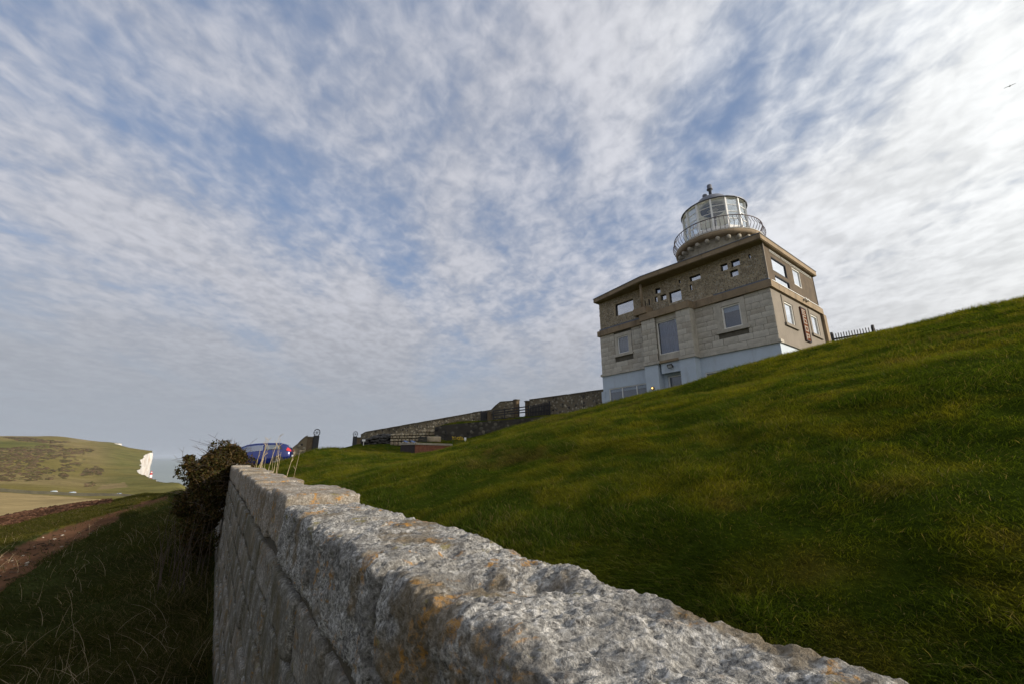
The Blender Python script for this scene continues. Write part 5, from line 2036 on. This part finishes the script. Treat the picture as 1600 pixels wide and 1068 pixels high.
def build_car(name, paint_mat, loc, rz, pitch, label, group=None, detail=True):
    root = thing(name, loc, rz, label, 'car', group)
    root.rotation_euler = (0, pitch, rz)
    xs = [-1.97, -1.93, -1.85, -1.75, -1.6, -1.45, -1.3, -1.0, -.6, -.3, 0, .3, .45, .6, .75, .95, 1.15, 1.4, 1.6, 1.75, 1.85, 1.93, 1.98]
    mb = MB()
    v, f = [], []
    for x in xs:
        v += car_ring(x)
    m_ = 13
    for i in range(len(xs) - 1):
        for k in range(m_ - 1):
            f.append([i * m_ + k, (i + 1) * m_ + k, (i + 1) * m_ + k + 1, i * m_ + k + 1])
        f.append([i * m_, i * m_ + m_ - 1, (i + 1) * m_ + m_ - 1, (i + 1) * m_])
    f.append(list(range(m_)))
    f.append([(len(xs) - 1) * m_ + k for k in range(m_)][::-1])
    mb.add(v, f)
    mb.build('body', paint_mat, root, True)

    def skin(nm, x0, x1, s, k0, k1, off, mat, top_in=(0, 0), n=6):
        """a panel lying on the body between ring points k0..k1 (fractions), side s"""
        b_ = MB()
        rows_ = []
        for i in range(n + 1):
            t = i / n
            pts = []
            for e, kk in enumerate((k0, k1)):
                x = x0 + (x1 - x0) * t
                x += (top_in[0] * (1 - t) + top_in[1] * t) * e
                rg = car_ring(x)
                i0 = int(kk)
                fr = kk - i0
                p = Vector(rg[i0]) * (1 - fr) + Vector(rg[i0 + 1]) * fr
                pts.append(Vector((p.x, p.y * s - s * 0, p.z)) + Vector((0, -off * s, off * .35)))
            rows_.append(pts)
        vs = [q for r in rows_ for q in r]
        fs = [[2 * i, 2 * i + 2, 2 * i + 3, 2 * i + 1] for i in range(n)]
        b_.add(vs, fs)
        return b_.build(nm, mat, root, True)

    for s in (1, -1):
        skin('side_window', -1.50, -.52, s, 3.12, 3.93, .012, M['glass_car'] if not detail else M['trim'], (.18, 0))
        skin('side_window', -.44, .98, s, 3.12, 3.93, .014, M['glass_car'], (0, -.42))
        skin('side_pane', -1.38, -.56, s, 3.22, 3.86, .022, M['glass_car'], (.16, 0))
    b_ = MB()                                                 # windscreen and rear window
    for (x0, x1, mat, nm) in ((.66, 1.13, 'glass_car', 'windscreen'), (-1.86, -1.5, 'glass_car', 'rear_window')):
        w_ = MB()
        for i in range(4):
            xa, xb = x0 + (x1 - x0) * i / 4, x0 + (x1 - x0) * (i + 1) / 4
            ra, rb2 = car_ring(xa), car_ring(xb)
            w_.add([Vector(ra[5]) + Vector((0, 0, .012)), Vector(ra[6]) + Vector((0, 0, .012)), Vector(ra[7]) + Vector((0, 0, .012)),
                    Vector(rb2[7]) + Vector((0, 0, .012)), Vector(rb2[6]) + Vector((0, 0, .012)), Vector(rb2[5]) + Vector((0, 0, .012))], [[0, 1, 4, 5], [1, 2, 3, 4]])
        w_.build(nm, M['glass_car'], root, True)
    for x in (-1.27, 1.22):
        for s in (-1, 1):
            arch = MB().lathe([(.36, 0), (.36, .012)], 24)
            o = arch.build('wheel_arch', M['trim'], root)
            o.location = (x, s * .862, .31)
            o.rotation_euler = (math.radians(-90 * s), 0, 0)
            ty = MB().lathe([(.20, -.09), (.29, -.095), (.305, -.06), (.305, .06), (.29, .095), (.20, .10)], 26, (0, 0), False)
            wo = ty.build('wheel', M['tyre'], root, True)
            wo.location = (x, s * .79, .305)
            wo.rotation_euler = (math.radians(-90 * s), 0, 0)
            rim_ = MB().lathe([(.205, .088), (.19, .07), (.06, .055), (.05, .085), (.01, .09)], 20, (0, 0), False)
            for k in range(5):
                a = 2 * math.pi * k / 5
                c_, s2 = math.cos(a), math.sin(a)
                rim_.add([(.04 * c_ - .025 * s2, .04 * s2 + .025 * c_, .095), (.04 * c_ + .025 * s2, .04 * s2 - .025 * c_, .095), (.195 * c_ + .02 * s2, .195 * s2 - .02 * c_, .098), (.195 * c_ - .02 * s2, .195 * s2 + .02 * c_, .098)], [[0, 1, 2, 3]])
            rim_.build('rim', M['rim'], wo, True)
    for s in (-1, 1):
        tl_ = MB()
        tl_.add([(-1.985, s * .60, .90), (-1.955, s * .765, .87), (-1.70, s * .85, .96), (-1.76, s * .735, 1.13), (-1.85, s * .68, 1.08), (-1.95, s * .63, .98)], [[0, 1, 2, 3, 4, 5] if s > 0 else [5, 4, 3, 2, 1, 0]])
        tl_.build('tail_light', M['tail_red'], root)
        MB().add([(1.62, s * .76, .72), (1.86, s * .66, .66), (1.95, s * .52, .60), (1.90, s * .50, .72), (1.70, s * .68, .82)], [[0, 1, 2, 3, 4]]).build('headlight', M['blind'], root)
        mr = MB().lathe([(.01, -.07), (.06, -.06), (.085, 0), (.06, .06), (.01, .07)], 10)
        o = mr.build('mirror', paint_mat, root, True)
        o.location = (.72, s * .95, 1.0)
        o.scale = (.7, 1.2, .9)
    MB().box(-1.99, -1.90, -.70, .70, .27, .34).build('bumper_trim', M['trim'], root)
    MB().box(-2.002, -1.97, -.26, .26, .56, .67).build('number_plate', M['blind'], root)
    return root


tail = at_r(459, 703, 30.6)
heading = Vector((-0.93, -0.36, 0)).normalized()
cc_ = Vector((tail[0], tail[1], 0)) + heading * 1.98
build_car('hatchback_car', M['paint_blue'], (cc_.x, cc_.y, -0.66), math.atan2(heading.y, heading.x), math.radians(3.5), 'shiny dark blue hatchback parked behind the ivy bush and lawn')


# ================================================================== FAR COUNTRY
def on_land(px, py, rmin=150, rmax=3300):
    """where the line of sight through that point meets the far land"""
    px = np.atleast_1d(np.asarray(px, float))
    py = np.atleast_1d(np.asarray(py, float))
    Rg = np.exp(np.linspace(math.log(rmin), math.log(rmax), 260))
    out = np.full((len(px), 3), np.nan)
    xc = (px - 800) / F_PX
    yc = (534 - py) / F_PX
    dx, dy, dz = xc, CP - yc * SP, SP + yc * CP
    az = np.arctan2(dx, dy)
    tt = dz / np.hypot(dx, dy)
    X = Rg[None] * np.sin(az)[:, None]
    Y = Rg[None] * np.cos(az)[:, None]
    Zl = land_z(X, Y)
    hit = Zl / Rg[None] >= tt[:, None]
    k = hit.argmax(1)
    ok = hit.any(1) & (az < coast_az(Rg)[k] - 0.002)
    ii = np.arange(len(px))
    out[:, 0], out[:, 1], out[:, 2] = X[ii, k], Y[ii, k], Zl[ii, k]
    out[~ok] = np.nan
    return out


# road across the valley
rpx = np.array([-420, -200, 0, 60, 125, 170, 208, 240])
rpy = np.array([741, 752, 762.5, 767, 771, 773.5, 775.5, 777])
rr_ = np.array([330, 335, 345, 352, 362, 372, 385, 400])
rq = [at_r(a, 720, r)[:2] for a, r in zip(rpx, rr_)]
t_ = np.linspace(0, len(rq) - 1, 120)
rx_ = np.interp(t_, range(len(rq)), [q[0] for q in rq])
ry_ = np.interp(t_, range(len(rq)), [q[1] for q in rq])


def road_strip(off0, off1, lift):
    v, f = [], []
    for i in range(len(rx_)):
        j, k = max(i - 1, 0), min(i + 1, len(rx_) - 1)
        t = np.array([rx_[k] - rx_[j], ry_[k] - ry_[j]])
        t /= np.linalg.norm(t)
        nn_ = np.array([-t[1], t[0]])
        for o_ in (off0, off1):
            x, y = rx_[i] + nn_[0] * o_, ry_[i] + nn_[1] * o_
            z_ = float(land_z(np.array([x]), np.array([y]))[0])
            v.append((x, y, z_ + lift))
    for i in range(len(rx_) - 1):
        f.append([2 * i, 2 * i + 2, 2 * i + 3, 2 * i + 1])
    return v, f


road = MB().add(*road_strip(-4.5, 4.5, .35))
tag(road.build('road', M['asphalt']), 'narrow road crossing the valley below the downs', None, None, 'structure')
bank = MB().add(*road_strip(-9.0, -5.2, 1.5))
M['bank'] = plain('bank', (0.06, 0.052, 0.028), 0.95, 0.3, 0.2)
for o0, o1, l0, l1 in ((-10.6, -9.0, -.1, 1.5), (-5.2, -4.7, 1.5, .2)):
    va, fa2 = road_strip(o0, o1, 0)
    va = [(x, y, z_ + (l0 if i % 2 == 0 else l1)) for i, (x, y, z_) in enumerate(va)]
    bank.add(va, fa2)
tag(bank.build('road_bank', M['bank']), 'dark grassy bank along the valley road', None, None, 'structure')
for px, mat, lab in ((97, 'paint_white', 'white car on the valley road, leftmost of three'), (127, 'paint_silver', 'silver car on the valley road, middle of three'), (199, 'paint_dark', 'dark car on the valley road, rightmost of three')):
    k = int(np.argmin(np.abs(np.array([project(np.array([x, y, 0]))[0] for x, y in zip(rx_, ry_)]) - px)))
    k = min(max(k, 1), len(rx_) - 2)
    x, y = rx_[k], ry_[k]
    z_ = float(land_z(np.array([x]), np.array([y]))[0])
    build_car('passing_car', M[mat], (x, y, z_ + .37), math.atan2(ry_[k + 1] - ry_[k - 1], rx_[k + 1] - rx_[k - 1]) + math.pi, 0, lab, 'cars on the valley road', False)

# gorse and thorn scrub on the far down
scrub_polys = [([(-60, 702), (0, 700), (60, 696), (100, 694), (97, 712), (60, 722), (0, 724), (-60, 724)], 1900, .18),
               ([(-60, 724), (0, 722), (50, 722), (85, 734), (88, 748), (40, 751), (0, 751), (-60, 750)], 1700, .06),
               ([(100, 700), (147, 701), (128, 716), (100, 717)], 700, -.05),
               ([(94, 718), (132, 718), (119, 732), (100, 747), (92, 744)], 600, -.02),
               ([(124, 743), (134, 731), (150, 727), (161, 734), (156, 742), (140, 742)], 480, .35),
               ([(131, 755), (148, 751), (148, 759), (134, 760)], 80, .1),
               ([(6, 682), (40, 683), (80, 687), (112, 690), (80, 692), (30, 688)], 800, .2)]
spx, spy = [], []
for poly, n, bias in scrub_polys:
    xs_, ys_ = np.array(poly).T
    c = 0
    tries = 0
    while c < n and tries < 60:
        tries += 1
        a = RNG.uniform(xs_.min(), xs_.max(), 400)
        b = RNG.uniform(ys_.min(), ys_.max(), 400)
        k = inside(poly, a, b) & (fbm2(a / 7.0, b / 2.2, 1.0, 3, 91) + bias > 0.0)
        a, b = a[k][:n - c], b[k][:n - c]
        spx += list(a)
        spy += list(b)
        c += len(a)
sp = on_land(spx, spy, 420, 3000)
sp = sp[~np.isnan(sp[:, 0])]


def ico():
    t = (1 + 5 ** .5) / 2
    v = np.array([(-1, t, 0), (1, t, 0), (-1, -t, 0), (1, -t, 0), (0, -1, t), (0, 1, t), (0, -1, -t), (0, 1, -t), (t, 0, -1), (t, 0, 1), (-t, 0, -1), (-t, 0, 1)], float)
    v /= np.linalg.norm(v[0])
    f = np.array([(0, 11, 5), (0, 5, 1), (0, 1, 7), (0, 7, 10), (0, 10, 11), (1, 5, 9), (5, 11, 4), (11, 10, 2), (10, 7, 6), (7, 1, 8), (3, 9, 4), (3, 4, 2), (3, 2, 6), (3, 6, 8), (3, 8, 9), (4, 9, 5), (2, 4, 11), (6, 2, 10), (8, 6, 7), (9, 8, 1)])
    return v, f


IV, IF = ico()
# finer ball for the bushes
def subdiv(v, f):
    v = list(map(tuple, v))
    cache, out = {}, []

    def midp(a, b):
        k = (min(a, b), max(a, b))
        if k not in cache:
            p = (np.array(v[a]) + np.array(v[b])) / 2
            v.append(tuple(p / np.linalg.norm(p)))
            cache[k] = len(v) - 1
        return cache[k]
    for a, b, c in f:
        x, y, z_ = midp(a, b), midp(b, c), midp(c, a)
        out += [(a, x, z_), (b, y, x), (c, z_, y), (x, y, z_)]
    return np.array(v), np.array(out)


IV2, IF2 = subdiv(IV, IF)


def bush_mass(name, P, rad, flat, cols_, label, V0=IV2, F0=IF2, mat='scrub'):
    n = len(P)
    jit = 1 + RNG.normal(0, .22, (n, len(V0)))
    V = V0[None] * jit[:, :, None] * rad[:, None, None]
    V[:, :, 2] *= flat
    V = V + P[:, None, :]
    F = (np.arange(n)[:, None, None] * len(V0) + F0[None]).reshape(-1, 3)
    me = raw_mesh(name, V.reshape(-1, 3), F)
    set_attr(me, 'col', np.repeat(np.clip(cols_, 0, 1), len(V0), 0))
    return tag(obj(name, me, M[mat]), label, 'scrub', None, 'stuff')


rs_ = np.hypot(sp[:, 0], sp[:, 1])
rad = RNG.uniform(0.8, 3.0, len(sp)) * np.clip(rs_ / 1100, .6, 1.6)
bc = np.where(RNG.uniform(0, 1, len(sp))[:, None] < .55, np.array([[.092, .062, .038]]), np.array([[.074, .066, .028]])) * RNG.uniform(.7, 1.3, len(sp))[:, None]
bush_mass('gorse_scrub', sp, rad, .36, bc, 'brown and dark green scrub scattered over the far down')

# bracken and thorn along the near field edge
bx_, by_ = [], []
while len(bx_) < 3200:
    x = random.uniform(-120, 172)
    yt = np.interp(x, [-120, 0, 60, 120, 168], [820, 808, 796, 786.5, 782])
    yb = np.interp(x, [-120, 0, 60, 120, 168], [846, 824, 808, 795, 785.5])
    bx_.append(x)
    by_.append(random.uniform(yt, yb))
bp = on_land(bx_, by_, 25, 160)
bp = bp[~np.isnan(bp[:, 0])]
bc = np.array([[.105, .055, .034]]) * RNG.uniform(.55, 1.35, len(bp))[:, None]
bush_mass('bracken', bp, RNG.uniform(.06, .26, len(bp)) * np.clip(np.hypot(bp[:, 0], bp[:, 1]) / 55, .6, 1.6), .8, bc, 'reddish brown dead bracken along the edge of the stubble field')

# flints and chalk lumps trodden into the footpath
sx_, sy_ = [], []
while len(sx_) < 500:
    y_ = random.uniform(778, 1000)
    x_ = random.uniform(-150, 250)
    if inside(path, np.array([x_]), np.array([y_]))[0]:
        sx_.append(x_)
        sy_.append(y_)
stp = on_land(sx_, sy_, 6, 75)
stp = stp[~np.isnan(stp[:, 0])]
stp[:, 2] -= 0.05
bc = np.where(RNG.uniform(0, 1, len(stp))[:, None] < .85, np.array([[.10, .065, .045]]), np.array([[.30, .26, .21]])) * RNG.uniform(.6, 1.2, len(stp))[:, None]
pst = bush_mass('path_stones', stp, RNG.uniform(.015, .06, len(stp)), .6, bc, 'small stones trodden into the brown footpath', IV, IF)
pst['category'] = 'stones'

# the striped lighthouse in the sea
lb_ = at_r(235.5, 742, 2000)
far_lh = thing('striped_lighthouse', (lb_[0], lb_[1], SEA_Z), 0, 'red and white striped lighthouse standing in the sea below the cliff', 'lighthouse')
H_ = 45.0
prof_r = lambda z: 6.2 - 2.6 * (z / 36) ** .7
bands = [(0, 11, 'lh_white'), (11, 21, 'lh_red'), (21, 31, 'lh_white'), (31, 36, 'lh_red')]
for z0, z1, m_ in bands:
    MB().lathe([(prof_r(z0) + .0, z0 - (3 if z0 == 0 else 0)), (prof_r((z0 + z1) / 2), (z0 + z1) / 2), (prof_r(z1), z1)], 20, (0, 0)).build('tower_band', M[m_], far_lh, True)
MB().lathe([(3.6, 36), (4.6, 36.8), (4.6, 37.6), (3.4, 37.7)], 20).build('gallery', M['lh_red'], far_lh, True)
MB().lathe([(2.3, 37.7), (2.3, 41)], 16).build('lantern_room', M['lh_white'], far_lh, True)
MB().lathe([(2.6, 41), (2.2, 42.4), (.6, 44), (.1, 45.5)], 16).build('lantern_roof', M['lh_red'], far_lh, True)


# walkers: tiny figures on the down
def person_mesh():
    me = bpy.data.meshes.new('person')
    V = [(0, 0, .95), (0, 0, 1.2), (0, 0, 1.42), (0, 0, 1.52), (0, 0, 1.66), (-.1, 0, .9), (-.12, .10, .48), (-.12, .02, .05), (-.12, .16, .03), (.1, 0, .9), (.12, -.12, .5), (.12, -.22, .08), (.12, -.08, .03),
         (-.2, 0, 1.40), (-.26, .03, 1.12), (-.24, .14, .88), (.2, 0, 1.40), (.26, -.03, 1.12), (.24, .08, .88)]
    Ed = [(0, 1), (1, 2), (2, 3), (3, 4), (0, 5), (5, 6), (6, 7), (7, 8), (0, 9), (9, 10), (10, 11), (11, 12), (2, 13), (13, 14), (14, 15), (2, 16), (16, 17), (17, 18)]
    me.from_pydata(V, Ed, [])
    o = bpy.data.objects.new('person', me)
    COL.objects.link(o)
    md = o.modifiers.new('skin', 'SKIN')
    rr = [.16, .17, .17, .07, .11, .10, .075, .05, .045, .10, .075, .05, .045, .07, .055, .04, .07, .055, .04]
    for i, r in enumerate(rr):
        me.skin_vertices[0].data[i].radius = (r, r)
    me.skin_vertices[0].data[0].use_root = True
    o.modifiers.new('sub', 'SUBSURF').levels = 1
    dg = bpy.context.evaluated_depsgraph_get()
    m2 = bpy.data.meshes.new_from_object(o.evaluated_get(dg))
    bpy.data.objects.remove(o)
    m2.materials.clear()
    m2.materials.append(M['cloth_dark'])
    return m2


pm_ = person_mesh()
for px, py in ((163.5, 727), (166.5, 727.3), (179, 735.5), (182, 734), (193, 706.5), (204, 700), (207, 700.5), (207.5, 724)):
    q = on_land([px], [py], 300, 2600)[0]
    if not np.isnan(q[0]):
        o = obj('person', pm_, None, None, False, (q[0], q[1], q[2] - .05))
        o.scale = (1.05, 1.05, 1.05)
        o.rotation_euler = (0, 0, random.uniform(0, 6))
        tag(o, 'tiny walker in dark clothes on the far green down', 'person', 'walkers on the far down')

# gull
q = at_r(1578, 135, 55)
gull = thing('gull', tuple(at_r(1578, 135, 95)), math.radians(40), 'small gull gliding in the bright sky at upper right', 'bird')
MB().lathe([(.005, -.22), (.03, -.16), (.055, -.05), (.06, .04), (.04, .14), (.035, .18), (.005, .24)], 10).build('body', M['feather'], gull, True).rotation_euler = (0, math.radians(90), 0)
for s in (-1, 1):
    wv = [(.10, s * .03, .02), (.12, s * .28, .12), (.02, s * .62, .04), (-.06, s * .60, .04), (-.03, s * .28, .11), (-.08, s * .03, .02)]
    MB().add([*wv, *[(a, b, c - .012) for a, b, c in wv]], [[0, 1, 4, 5], [1, 2, 3, 4], [6, 11, 10, 7], [7, 10, 9, 8], [0, 6, 7, 1], [1, 7, 8, 2], [2, 8, 9, 3], [3, 9, 10, 4], [4, 10, 11, 5]]).build('wing', M['feather'], gull)
MB().add([(-.18, -.05, 0), (-.18, .05, 0), (-.32, .07, 0), (-.32, -.07, 0)], [[0, 1, 2, 3]]).build('tail', M['feather'], gull)

# ================================================================== HAZE
hb = MB().box(-43000, 43000, -6000, 43000, -94, 190)
hm = bpy.data.materials.new('haze')
hm.use_nodes = True
for nd in list(hm.node_tree.nodes):
    hm.node_tree.nodes.remove(nd)
gh = G(hm.node_tree)
ho = gh.n('ShaderNodeOutputMaterial')
pv = gh.n('ShaderNodeVolumePrincipled')
pv.inputs['Color'].default_value = (0.66, 0.74, 0.86, 1)
pv.inputs['Density'].default_value = 0.00003
pv.inputs['Anisotropy'].default_value = 0.0
gh.link(pv.outputs[0], ho.inputs['Volume'])
tag(hb.build('haze', hm), 'thin sea haze over the downs', None, None, 'stuff')
